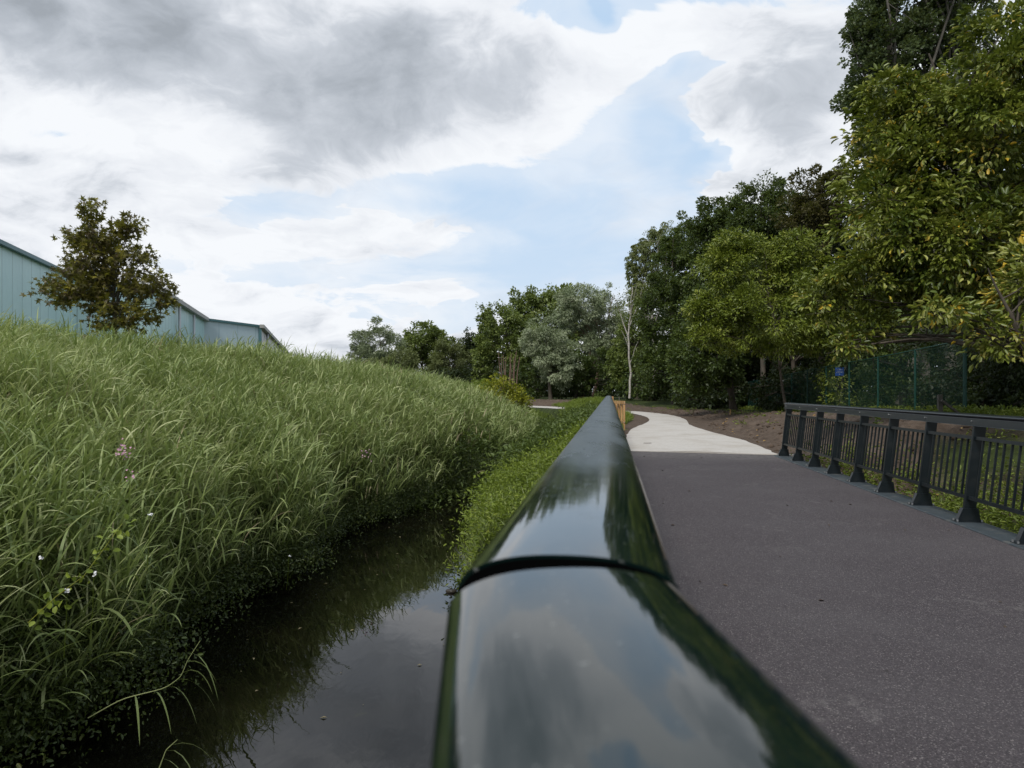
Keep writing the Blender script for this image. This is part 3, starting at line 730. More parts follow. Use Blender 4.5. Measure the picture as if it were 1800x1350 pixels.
# ================================================================== warehouse
def warehouse():
    hb = 8.31
    root = empty('warehouse', (-30, 45, 1.0), 'long pale teal clad warehouse with stepped walls behind the reed bank', 'building')
    def g(px, py, Y): v = P(px, py, Y); return v
    A0 = g(-420, 229.6, 17.8); A0.z = 8.1
    def wallpt(px, z, Y): return Vector(((px-900)/1200*Y, Y, z))
    # side walls run along one line of sight direction (azimuth -15.6 degrees)
    w = Vector((math.sin(R(-15.6)), math.cos(R(-15.6)), 0)); q = Vector((w.y, -w.x, 0))
    def at(px, py, z):                             # point of height z seen at (px,py)
        Y = (z-CZ)*1200/(688-py); return Vector(((px-900)/1200*Y, Y, z))
    a1 = at(135, 491, 8.3); a0 = a1-w*34; a0.z = 8.3
    b0 = at(272, 508, 8.2); b1 = at(359, 561.5, 8.2)
    c1 = at(457, 574, 7.9)
    d1_ = at(521, 637, 7.9); d2 = d1_+w*40
    def fix(p, base, dirv):                        # keep walls straight
        return base+dirv*((p-base).dot(dirv))
    def wall(name, p0, p1, mat, th=.25):
        n = Vector((p1.y-p0.y, -(p1.x-p0.x), 0)).normalized()
        mb = MB(); mb.hexa([Vector((p0.x, p0.y, -.5)), Vector((p1.x, p1.y, -.5)), Vector((p1.x, p1.y, -.5))-n*th, Vector((p0.x, p0.y, -.5))-n*th,
                            p0.copy(), p1.copy(), p1-n*th, p0-n*th])
        return mb.build(name, mat, root)
    wall('wall', a0, a1, M['clad_teal']); wall('wall', a1, b0, M['clad_teal']); wall('wall', b0, b1, M['clad_teal2'])
    wall('wall', b1, c1, M['clad_blue']); wall('wall', c1, d2, M['clad_grey'])
    up = Vector((0, 0, 1))
    # trims and gutters
    MB().bar(a0+q*.10+up*.03, a1+q*.10+up*.03, .3, .2).build('roof_edge', M['trim'], root)
    fr = (b0-a1).normalized(); fq = Vector((fr.y, -fr.x, 0))
    MB().bar(a1+fq*.05+up*.03, b0+fq*.05+up*.03, .2, .22).build('roof_edge', M['trim'], root)
    MB().bar(b0+q*.22+up*.0, b1+q*.22+up*.0, .42, .32).build('gutter', M['gutter'], root)
    fr = (c1-b1).normalized(); fq = Vector((fr.y, -fr.x, 0))
    MB().bar(b1+fq*.06+up*.03, c1+fq*.06+up*.03, .2, .22).build('roof_edge', M['trim'], root)
    MB().bar(c1+q*.22-w*.5, d2+q*.22, .42, .34).build('gutter', M['gutter'], root)
    MB().box(c1+q*.02+Vector((0, 0, -4)), .3, .3, 8, q, w).build('corner_trim', M['trim'], root)
    # downpipes
    for (p, q_, px_) in ((b0, b1, 310), (b0, b1, 336), (c1, d2, 466.5), (c1, d2, 495.5), (c1, d2, 512)):
        dd = (q_-p).normalized(); tx = (px_-900)/1200
        # intersect plan line with sight line x = tx*y
        t = (tx*p.y-p.x)/(dd.x-tx*dd.y); c = p+dd*t
        c = Vector((c.x, c.y, 0))+q*.22
        MB().tube([c+up*-.4, c+up*7.9], .11 if px_ < 400 else .15, 8).build('downpipe', M['pipe'], root, smooth=True)
    # low pitched roofs behind the walls
    back = -q*38
    for (p0, p1) in ((a0, a1), (b0, b1), (c1, d2)):
        n = len(p0)
        mb = MB(); z = up*.0
        r0 = p0-q*.3; r1 = p1-q*.3
        mb.add([r0-up*.02, r1-up*.02, r1+back*.5+up*.3, r0+back*.5+up*.3, r1+back-up*.2, r0+back-up*.2,
                Vector((r0.x, r0.y, -.5))+back, Vector((r1.x, r1.y, -.5))+back], [(0, 1, 2, 3), (3, 2, 4, 5), (5, 4, 7, 6)])
        mb.build('roof', M['roofm'], root)
warehouse()

# ================================================================== foliage kit
def frame_from(d, nrm):
    d = d/(np.linalg.norm(d, axis=1)[:, None]+1e-9)
    s = np.cross(d, nrm); s /= np.linalg.norm(s, axis=1)[:, None]+1e-9
    u = np.cross(s, d); return d, s, u
OVAL = (np.array([(0, 0, 0), (.33, .42, .10), (.72, .42, .10), (1, 0, -.10), (.72, -.42, .10), (.33, -.42, .10), (.5, 0, 0)]),
        [(0, 6, 1), (6, 2, 1), (6, 3, 2), (0, 5, 6), (5, 4, 6), (6, 4, 3)])
OVAL2 = (np.array([(0, 0, 0), (.45, .5, .12), (1, 0, -.06), (.45, -.5, .12)]), [(0, 3, 2, 1)])
FOLD = (np.array([(0, 0, 0), (.35, .45, .12), (.75, .38, .10), (1, 0, -.12), (.75, -.38, .10), (.35, -.45, .12)]), [(0, 3, 2, 1), (0, 5, 4, 3)])
def star_leaf():
    pts = []
    for i, (r, a) in enumerate([(.12, 180), (.38, 120), (.16, 95), (.60, 62), (.24, 34), (.72, 0), (.24, -34), (.60, -62), (.16, -95), (.38, -120)]):
        pts.append((r*math.cos(R(a))+.28, r*math.sin(R(a))*1.25, .05*abs(math.sin(R(a)))))
    return (np.array(pts), [(9, 0, 1, 2), (9, 2, 7, 8), (7, 2, 3, 4), (7, 4, 5, 6)])
STAR = star_leaf()
def leaves(pos, d, nrm, length, width, tmpl):
    T, F = tmpl; n = len(pos); d, s, u = frame_from(d, nrm)
    L = np.asarray(length).reshape(-1, 1, 1)*np.ones((n, 1, 1)); Wd = np.asarray(width).reshape(-1, 1, 1)*np.ones((n, 1, 1))
    V = pos[:, None]+d[:, None]*T[None, :, 0:1]*L+s[:, None]*T[None, :, 1:2]*Wd+u[:, None]*T[None, :, 2:3]*L
    k = len(T); F = np.array(F); FF = (F[None]+(np.arange(n)*k)[:, None, None]).reshape(-1, F.shape[1])
    return V.reshape(-1, 3), FF, k
def unit(n, g):
    v = g.normal(size=(n, 3)); return v/np.linalg.norm(v, axis=1)[:, None]
def limb(p0, p1, r0, r1, g, seg=7, wob=.06, sag=.0, k=6):
    t = np.linspace(0, 1, seg)[:, None]; L = np.linalg.norm(p1-p0)
    mid = p0+(p1-p0)*t
    w = np.cumsum(g.normal(0, wob*L/seg, (seg, 3)), 0)*t*(1-t)*2.5
    c = mid+w+np.array([0, 0, 1])*(sag*L*np.sin(np.pi*t))
    return tube(c, r0+(r1-r0)*t[:, 0], k), c
def tree(name, label, cat, base, blobs, leafm, barkm, tmpl=OVAL2, leaf=.2, asp=.55, layers=5, clr=.22, seed=1, trunk_r=.18, lean=(0, 0), group=None,
         limbs=26, droop=.15, depth=1.0, up=.5, shell=.55, tag_kind=None, base_z=None, top_frac=.9, fine=1.0, trunk=True, spray=.0, colbias=0, forks=1):
    """blobs: list of ellipsoids (centre Vector, rx, ry_depth, rz).  Crown = many leafy sprays at limb ends inside the ellipsoids."""
    g = np.random.default_rng(seed)
    bz = float(ground_h(base[0], base[1])) if base_z is None else base_z
    b = np.array([base[0], base[1], bz-.1])
    root = empty(name, (base[0], base[1], bz), label, cat, group)
    PV = []; PD = []; PC = []; tips = []
    for (c, rx, ry, rz) in blobs:
        c = np.array(c); area = math.pi*rx*rz
        size = clr*min(rx, rz)*fine
        nc = int(max(10, 1.9*(rx*rz+rx*ry)/(size*size)))
        dv = unit(nc, g); rad = (shell+(1-shell)*g.random(nc)**.8)*(1+.10*g.normal(size=nc))
        # lumpy outline
        lump = 1+.16*np.sin(dv[:, 0]*5+seed)*np.cos(dv[:, 2]*6+seed*2)+.08*np.sin(dv[:, 1]*11+seed)
        cc = c+dv*np.array([rx, ry, rz])*(rad*lump)[:, None]
        nleaf = int(layers*area/(leaf*leaf*asp*.55))
        per = g.multinomial(nleaf, (lambda w: w/w.sum())(g.random(nc)**1.8+.08))
        idx = np.repeat(np.arange(nc), per); n = len(idx)
        cs = size*(.55+.9*g.random(nc))
        r_ = g.random(n)**.5
        off = unit(n, g)*r_[:, None]*cs[idx][:, None]
        off[:, 2] *= .75
        sp = dv[idx]*np.array([1, 1, .3]); off += sp*(spray*cs[idx]*g.random(n)**2)[:, None]
        off[:, 2] -= droop*cs[idx]*r_
        pos = cc[idx]+off
        dirs = off/(np.linalg.norm(off, axis=1)[:, None]+1e-6)+dv[idx]*.6+unit(n, g)*.7; dirs[:, 2] -= droop*1.6
        PV.append(pos); PD.append(dirs)
        PC.append(np.clip(.45+.20*g.normal(size=nc)[idx]+.20*g.normal(size=n)+.10*dv[idx, 2]*0+colbias, 0, 1))
        tips += [cc[i] for i in g.choice(nc, min(nc, max(4, int(limbs*rx*rz/sum(q[1]*q[3] for q in blobs)))), replace=False)]
    pos = np.concatenate(PV); dirs = np.concatenate(PD); col = np.concatenate(PC)
    keep = pos[:, 2] > bz+.15
    pos, dirs, col = pos[keep], dirs[keep], col[keep]
    nrm = unit(len(pos), g)*.8+np.array([0, 0, up]); 
    ln = leaf*(.65+.6*g.random(len(pos)))
    V, F, k = leaves(pos, dirs, nrm, ln, ln*asp, tmpl)
    # wood
    wv = []; wf = []; nn = 0
    cx = np.mean([np.array(q[0]) for q in blobs], axis=0); topz = max(q[0][2]+q[3]*top_frac for q in blobs)
    def addw(v, f):
        nonlocal nn
        wv.append(v); wf.append(f+nn); nn += len(v)
    Hh = topz-bz
    spines = []
    for q in range(forks):
        foot = b+np.array([g.normal(0, .12), g.normal(0, .12), 0])*(forks > 1)*trunk_r*14
        tp = np.array([cx[0]+lean[0]+(g.normal(0, .16)*Hh*.5 if forks > 1 else 0), cx[1]+lean[1], bz+Hh*top_frac])
        (v, f), c = limb(foot, tp, trunk_r*(1 if forks == 1 else .8), trunk_r*.12, g, 12, .10, 0, 8)
        v[:8] = foot+(v[:8]-foot)*1.35
        addw(v, f); spines.append(c)
    for tpt in tips:
        c = spines[g.integers(len(spines))]
        hz = (tpt[2]-bz)*g.uniform(.45, .8)+bz
        i = int(np.clip(np.searchsorted(c[:, 2], hz), 1, len(c)-2)); s0 = c[i]
        rr_ = trunk_r*(1-.75*i/len(c))*.42
        (v, f), cl = limb(s0, tpt, rr_, rr_*.15, g, 7, .14, .06, 5); addw(v, f)
        for _ in range(2):
            j = g.integers(3, 6); e = cl[j]+unit(1, g)[0]*np.array([1, 1, .6])*np.linalg.norm(tpt-s0)*.3
            (v, f), _c = limb(cl[j], e, rr_*.3, rr_*.06, g, 5, .14, .03, 4); addw(v, f)
    if trunk: mesh_np('trunk', np.concatenate(wv), np.concatenate(wf), barkm, root, smooth=True)
    mesh_np('crown', V, F, leafm, root, rnd=np.repeat(col, k))
    return root
def B(px, py, rx, ry, Y, dep=None, dy=0):
    """an ellipsoid of foliage whose centre stands Y metres ahead"""
    s = Y/1200; c = P(px, py, Y+dy); return (c, rx*s, (dep if dep else rx*s), ry*s)
def ground_pt(px, Y): return ((px-900)/1200*Y, Y)

# ================================================================== reed bank (nobody could count the stems)
def reeds(name, x0, x1, y0, y1, dens, nl, seg, seed, hmin=1.15, hmax=1.95, cond=None, lw=1.0, wind=(.55, -.25), mat='reed', ll=1.0):
    g = np.random.default_rng(seed)
    n = int((x1-x0)*(y1-y0)*dens)
    x = g.uniform(x0, x1, n); y = g.uniform(y0, y1, n)
    ft = interp(y, FOOT)
    ok = (x < ft-.12) & (x > -.85*y-2.5)
    if cond is not None: ok &= cond(x, y, g)
    x, y, ft = x[ok], y[ok], ft[ok]; n = len(x)
    z = ground_h(x, y)
    clump = .5+.5*vnoise(x, y, 1.6, 7)
    H = (hmin+(hmax-hmin)*g.random(n)**.8)*(.66+.58*clump)*(.72+.28*sstep(ft-x, 0, 1.8))
    edge = 1-sstep(ft-x, 0, 2.2)                      # stems at the water lean out over it
    lean = np.stack([wind[0]*(.25+.5*g.random(n))+edge*.85+.18*g.normal(size=n), wind[1]*(.3+.6*g.random(n))+.22*g.normal(size=n)], 1)
    lean *= .55
    b = np.stack([x, y, z-.05], 1)
    # stem: quadratic bend
    def stem(t): 
        t = t.reshape(-1, 1) if t.ndim == 1 else t
        return b+np.concatenate([lean*H[:, None]*(t**1.8), (H[:, None]*t*(1-.13*t*(np.abs(lean).sum(1)[:, None])))], 1)
    Vs = []; Fs = []; Rn = []; off = 0
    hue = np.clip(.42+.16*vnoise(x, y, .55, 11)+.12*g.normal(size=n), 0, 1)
    ts = np.linspace(0, 1, 5)
    S_ = np.stack([stem(np.full(n, t)) for t in ts], 1)                # n,5,3
    w = .0042*lw*np.array([1, .95, .8, .6, .3])
    ang = np.arange(3)*2*np.pi/3
    ring = np.stack([np.cos(ang), np.sin(ang), np.zeros(3)], 1)
    V = S_[:, :, None]+ring[None, None]*w[None, :, None, None]
    k = 15; base = (np.arange(n)*k)[:, None, None]
    f1 = np.array([(i*3+j, i*3+(j+1) % 3, (i+1)*3+(j+1) % 3, (i+1)*3+j) for i in range(4) for j in range(3)])
    Vs.append(V.reshape(-1, 3)); Fs.append((f1[None]+base).reshape(-1, 4)+off); Rn.append(np.repeat(np.clip(hue+.18, 0, 1), k)); off += n*k
    az0 = g.uniform(0, 2*np.pi, n)
    for li in range(nl):
        t = .30+.70*(li+.5*g.random(n))/nl
        p0 = stem(t)
        az = az0+li*np.pi+g.normal(0, .55, n)
        # leaves are blown towards the stream
        d = np.stack([np.cos(az)+wind[0]*1.1, np.sin(az)+wind[1]*1.1, np.zeros(n)], 1); d /= np.linalg.norm(d, axis=1)[:, None]+1e-6
        L = (.34+.26*g.random(n))*ll*(1-.25*np.abs(t-.6))
        el = R(78)-g.random(n)*R(30); curl = R(18)+g.random(n)**1.7*R(95)
        Wd = (.0085+.0075*g.random(n))*lw
        side = np.cross(d, np.array([0, 0, 1.])); tw = g.normal(0, .5, n)
        side = side*np.cos(tw)[:, None]+np.array([0, 0, 1.])*np.sin(tw)[:, None]
        pts = [p0]; p = p0
        for s in range(seg):
            e = el-curl*((s+.5)/seg)**1.2
            p = p+(d*np.cos(e)[:, None]+np.array([0, 0, 1.])*np.sin(e)[:, None])*(L/seg)[:, None]; pts.append(p)
        prof = np.interp(np.linspace(0, 1, seg+1), [0, .25, .6, 1], [.55, 1, .8, .04])
        Pn = np.stack(pts, 1)
        V = np.stack([Pn-side[:, None]*Wd[:, None, None]*prof[None, :, None], Pn+side[:, None]*Wd[:, None, None]*prof[None, :, None]], 2)
        k = 2*(seg+1); base = (np.arange(n)*k)[:, None, None]
        f1 = np.array([(2*i, 2*i+1, 2*i+3, 2*i+2) for i in range(seg)])
        Vs.append(V.reshape(-1, 3)); Fs.append((f1[None]+base).reshape(-1, 4)+off)
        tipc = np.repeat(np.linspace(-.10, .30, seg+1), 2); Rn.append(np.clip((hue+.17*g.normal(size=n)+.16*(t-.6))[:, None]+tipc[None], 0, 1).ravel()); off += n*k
    return np.concatenate(Vs), np.concatenate(Fs), np.concatenate(Rn)
def join(parts):
    V = []; F = []; Rr = []; o = 0
    for v, f, r in parts: V.append(v); F.append(f+o); Rr.append(r); o += len(v)
    return np.concatenate(V), np.concatenate(F), np.concatenate(Rr)
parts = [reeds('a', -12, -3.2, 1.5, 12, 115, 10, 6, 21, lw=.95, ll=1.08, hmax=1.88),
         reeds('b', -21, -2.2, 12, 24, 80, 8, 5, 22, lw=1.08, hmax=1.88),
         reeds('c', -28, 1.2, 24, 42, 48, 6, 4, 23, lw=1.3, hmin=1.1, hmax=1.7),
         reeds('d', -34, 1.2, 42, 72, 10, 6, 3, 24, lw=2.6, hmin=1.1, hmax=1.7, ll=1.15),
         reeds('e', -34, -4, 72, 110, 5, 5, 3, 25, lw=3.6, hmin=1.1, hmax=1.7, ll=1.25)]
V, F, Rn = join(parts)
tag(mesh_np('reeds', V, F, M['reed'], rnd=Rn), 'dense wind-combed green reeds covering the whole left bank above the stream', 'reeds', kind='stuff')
V, F, Rn = join([reeds('f', -12, -3.2, 1.5, 14, 7.0, 3, 4, 31, hmin=.9, hmax=1.9, lw=.7), reeds('g', -20, 0, 14, 34, 4, 3, 4, 32, hmin=.9, hmax=1.9)])
tag(mesh_np('dry_reeds', V, F, M['dryreed'], rnd=Rn), 'scattered straw-coloured dead reed stems among the green reeds', 'reeds', kind='stuff')

# low leafy cover: scattered sprigs over an area
def cover(name, label, cat, mat, x0, x1, y0, y1, dens, leaf, asp, hgt, seed, cond, per=14, tmpl=FOLD, spread=.12, up=.9, upright=.6):
    g = np.random.default_rng(seed); n = int((x1-x0)*(y1-y0)*dens)
    x = g.uniform(x0, x1, n); y = g.uniform(y0, y1, n); ok = cond(x, y, g); x, y = x[ok], y[ok]; n = len(x)
    z = ground_h(x, y); hh = hgt*(.45+.75*g.random(n))*(.75+.5*(.5+.5*vnoise(x, y, 1.8, seed)))
    c = np.repeat(np.stack([x, y, z], 1), per, 0); t = g.random(n*per)**.7; H = np.repeat(hh, per)
    lean = np.repeat(g.normal(0, .22, (n, 2)), per, 0)
    pos = c+np.concatenate([lean*(H*t)[:, None]+g.normal(0, spread, (n*per, 2))*(.3+t)[:, None], (H*t)[:, None]], 1)
    d = unit(n*per, g); d[:, 2] = np.abs(d[:, 2])*upright+.1*(1-upright)
    nrm = unit(n*per, g)*.7+np.array([0, 0, up]); L = leaf*(.6+.7*g.random(n*per))
    V, F, k = leaves(pos, d, nrm, L, L*asp, tmpl)
    hue = np.clip(np.repeat(.45+.18*g.normal(size=n)+.14*vnoise(x, y, .9, seed+3), per)+.16*g.normal(size=n*per), 0, 1)
    return tag(mesh_np(name, V, F, M[mat], rnd=np.repeat(hue, k)), label, cat, kind='stuff')
# brambles and creepers spilling over the water's edge on the left
def br_cond(x, y, g):
    d = interp(y, FOOT)-x; return (d > -.35) & (d < 1.1) & (x > -.85*y-2)
def bramble():
    g = np.random.default_rng(41); n = 15000
    y = 2.5+g.random(n)**1.15*24; d = g.normal(.05, .28, n); xx = interp(y, FOOT)-d
    lump = .5+.5*vnoise(xx*.2, y, 1.9, 9)
    z = -1.72+(np.maximum(0, d+.35))*.85+g.random(n)*.62*(.35+lump)
    per = 7
    c = np.repeat(np.stack([xx, y, z], 1), per, 0)+g.normal(0, .07, (n*per, 3))
    c[:, 2] = np.maximum(c[:, 2], -1.79)
    dr = unit(n*per, g); dr[:, 2] -= .35; nrm = unit(n*per, g)*.8+np.array([.6, -.3, .7])
    L = .044*(.4+1.0*g.random(n*per)); V, F, k = leaves(c, dr, nrm, L, L*.52, FOLD)
    hue = np.clip(np.repeat(.4+.2*g.normal(size=n), per)+.12*g.normal(size=n*per), 0, 1)
    tag(mesh_np('brambles', V, F, M['bramble'], rnd=np.repeat(hue, k)), 'dark brambles and creepers hanging over the left edge of the stream', 'brambles', kind='stuff')
bramble()
cover('bank_herbs', 'patches of yellower broad-leaved herbs scattered between the reeds on the slope', 'herbs', 'herb', -14, -1, 3, 34, 22, .075, .45, 1.25, 43,
      lambda x, y, g: (interp(y, FOOT)-x > .4) & (x > -.85*y-1) & (vnoise(x, y, 1.1, 21) > .30), 16, FOLD, .13, .7, .7)
cover('bank_herbs', 'dark nettle-like patches scattered between the reeds on the slope', 'herbs', 'tangle', -14, -1, 3, 34, 26, .085, .40, 1.30, 44,
      lambda x, y, g: (interp(y, FOOT)-x > .2) & (x > -.85*y-1) & (vnoise(x, y, .9, 33) > .38), 18, FOLD, .13, .7, .5)
cover('undergrowth', 'small dark leafy growth between the reed stems on the left bank', 'undergrowth', 'bramble', -9, -2.8, 2, 20, 60, .06, .6, .55, 42,
      lambda x, y, g: (interp(y, FOOT)-x > -.1) & (interp(y, FOOT)-x < 3.2) & (x > -.85*y-1), 10)
# right bank between water and near railing
def rb(x, y, g):
    s_ = x*n0.x+y*n0.y
    return (y > 10.9+.8*vnoise(x, y, 2, 1)) & (y < 21-5*g.random(len(x))) & (x > interp(y, XR)+.0) & (s_ < -.22) & (x > interp(y, XR)-.05)
cover('bank_herbs', 'lush light green herbs and grass on the small bank below the near handrail', 'herbs', 'herb', -1, 5, 9, 28, 95, .085, .34, .62, 51, rb, 14, FOLD, .12, .7, .8)
cover('bank_grass', 'rough upright grass blades rising through the herbs below the near handrail', 'grass', 'reed', -1, 5, 9, 28, 110, .26, .045, .34, 57, rb, 9, OVAL2, .06, .2, 2.6)
cover('bank_herbs', 'darker leafy tangle at the bend where the stream disappears', 'herbs', 'tangle', -3.5, 6, 18, 46, 75, .13, .38, .80, 52,
      lambda x, y, g: (x > interp(y, FOOT)-.9) & (x*n0.x+y*n0.y < -.3) & ((x < interp(y, XL)+.5) | (x > interp(y, XR)-.4)) & (path_dist(x, y) > 2.6), 14, FOLD, .16, .7, .7)
# meadow grass in the bend of the path and along its verges
def gr_cond(x, y, g):
    pd = path_dist(x, y); s_ = x*bn.x+y*bn.y
    flat = (y > 38) & (x > -1) & (s_ < 0) & (pd > 2.0)
    return (pd > 1.45) & (((soil_w(x, y) < .3) & (s_ > -.6)) | ((x*n0.x+y*n0.y < -.3) & (x > interp(y, XR)+.3)) | flat)
cover('meadow_grass', 'short bright grass in the bend of the pale path', 'grass', 'grass', -1.0, 9, 21, 60, 70, .22, .10, .15, 53, lambda x, y, g: gr_cond(x, y, g) & (x < 8) , 9, OVAL2, .06, .2, 2.2)
# weeds right of the bridge
def wd(x, y, g):
    s_ = x*bn.x+y*bn.y; t_ = x*bd.x+y*bd.y
    return (s_ > 3.8) & (s_ < 8.4) & (t_ < 13.6) & (t_ > 1.5) & (g.random(len(x)) < np.clip(1.35-.33*(s_-4.2)+.5*vnoise(x, y, 1.9, 3)-.17*np.maximum(0, t_-8.5), .05, 1))
cover('roadside_weeds', 'leafy green weeds growing below the right railing', 'weeds', 'weed', 3.5, 11.5, 1, 15, 80, .075, .36, .42, 54, wd, 14, FOLD, .12, .8, .6)
def wd2(x, y, g):
    s_ = x*fn.x+y*fn.y; return (np.abs(s_-8.45) < .38+.25*vnoise(x, y, 2, 2)) & (y > 10) & (y < 46) & (g.random(len(x)) < .7)
cover('fence_foot_weeds', 'low green weeds along the foot of the green fence', 'weeds', 'weed', 8, 17, 10, 46, 40, .10, .35, .20, 55, wd2, 12, FOLD, .12, .8, .7)
cover('bank_seedlings', 'sparse seedlings on the brown soil bank', 'weeds', 'weed', 5, 16, 14, 60, .7, .10, .35, .16, 56, lambda x, y, g: (path_dist(x, y) > 2.5) & (soil_w(x, y) > .5), 12, FOLD, .10, .8, .5)
def deck_litter():
    g = np.random.default_rng(63); n = 46; t_ = g.uniform(2.5, 14, n); e = g.random(n)**2.2
    s_ = np.where(g.random(n) < .7, 3.38-e*2.2, .6+t_*.012+e*1.6)
    x = s_*bn.x+t_*bd.x; y = s_*bn.y+t_*bd.y
    d = unit(n, g); d[:, 2] *= .12; nrm = unit(n, g)*.3+np.array([0, 0, 1.]); L = .032*(.4+g.random(n))
    V, F, k = leaves(np.stack([x, y, np.full(n, .006)], 1), d, nrm, L, L*.5, FOLD)
    tag(mesh_np('leaf_litter', V, F, M['twig']), 'tiny dry leaf scraps lying on the dark asphalt mostly along its right edge', 'leaf litter', kind='stuff')
deck_litter()
def litter():
    g = np.random.default_rng(61); n = 420
    x = g.uniform(5, 13, n); y = g.uniform(4, 30, n); pd = path_dist(x, y); s_ = x*bn.x+y*bn.y
    ok = (s_ > 3.9) & (pd > 1.7); x, y = x[ok], y[ok]; z = ground_h(x, y)+.02; n = len(x)
    d = unit(n, g); d[:, 2] *= .15; nrm = unit(n, g)*.35+np.array([0, 0, 1.]); L = .075*(.5+g.random(n))
    V, F, k = leaves(np.stack([x, y, z], 1), d, nrm, L, L*.55, FOLD)
    tag(mesh_np('fallen_leaves', V, F, M['dryleaf']), 'fallen ochre leaves scattered over the brown soil right of the path', 'fallen leaves', kind='stuff')
    # clods
    n = 3200; x = g.uniform(5, 16, n); y = g.uniform(6, 45, n); pd = path_dist(x, y); ok = (pd > 1.45+.35*g.random(n)) & (soil_w(x, y) > .4); x, y = x[ok], y[ok]; n = len(x); z = ground_h(x, y)
    ico = np.array([(0, 0, .8), (1, 0, 0), (.2, .95, .1), (-.9, .3, 0), (-.5, -.8, .1), (.5, -.7, 0), (0, 0, -.5)])
    fi = np.array([(0, 1, 2), (0, 2, 3), (0, 3, 4), (0, 4, 5), (0, 5, 1), (6, 2, 1), (6, 3, 2), (6, 4, 3), (6, 5, 4), (6, 1, 5)])
    s = .02+.09*g.random(n)**4
    V = np.stack([x, y, z], 1)[:, None]+(ico[None]*(.7+.6*g.random((n, 7, 1))))*s[:, None, None]
    F = (fi[None]+(np.arange(n)*7)[:, None, None]).reshape(-1, 3)
    tag(mesh_np('soil_clods', V.reshape(-1, 3), F, M['ground'], rnd=np.ones(n*7)), 'crumbly clods of brown earth lying on the soil bank', 'soil', kind='stuff')
litter()

def floating():
    g = np.random.default_rng(88); n = 46; y = g.uniform(5.5, 22, n); xl = interp(y, XL); xr = interp(y, XR); x = xl+(xr-xl)*g.random(n)**.6
    d = unit(n, g); d[:, 2] = 0; nrm = unit(n, g)*.1+np.array([0, 0, 1.]); L = .05*(.4+g.random(n))
    V, F, k = leaves(np.stack([x, y, np.full(n, -1.793)], 1), d, nrm, L, L*.4, OVAL2)
    tag(mesh_np('floating_leaves', V, F, M['dryreed'], rnd=np.repeat(g.random(n)*.5, k)), 'tiny bits of leaf and straw drifting on the dark stream', 'debris', kind='stuff')
floating()
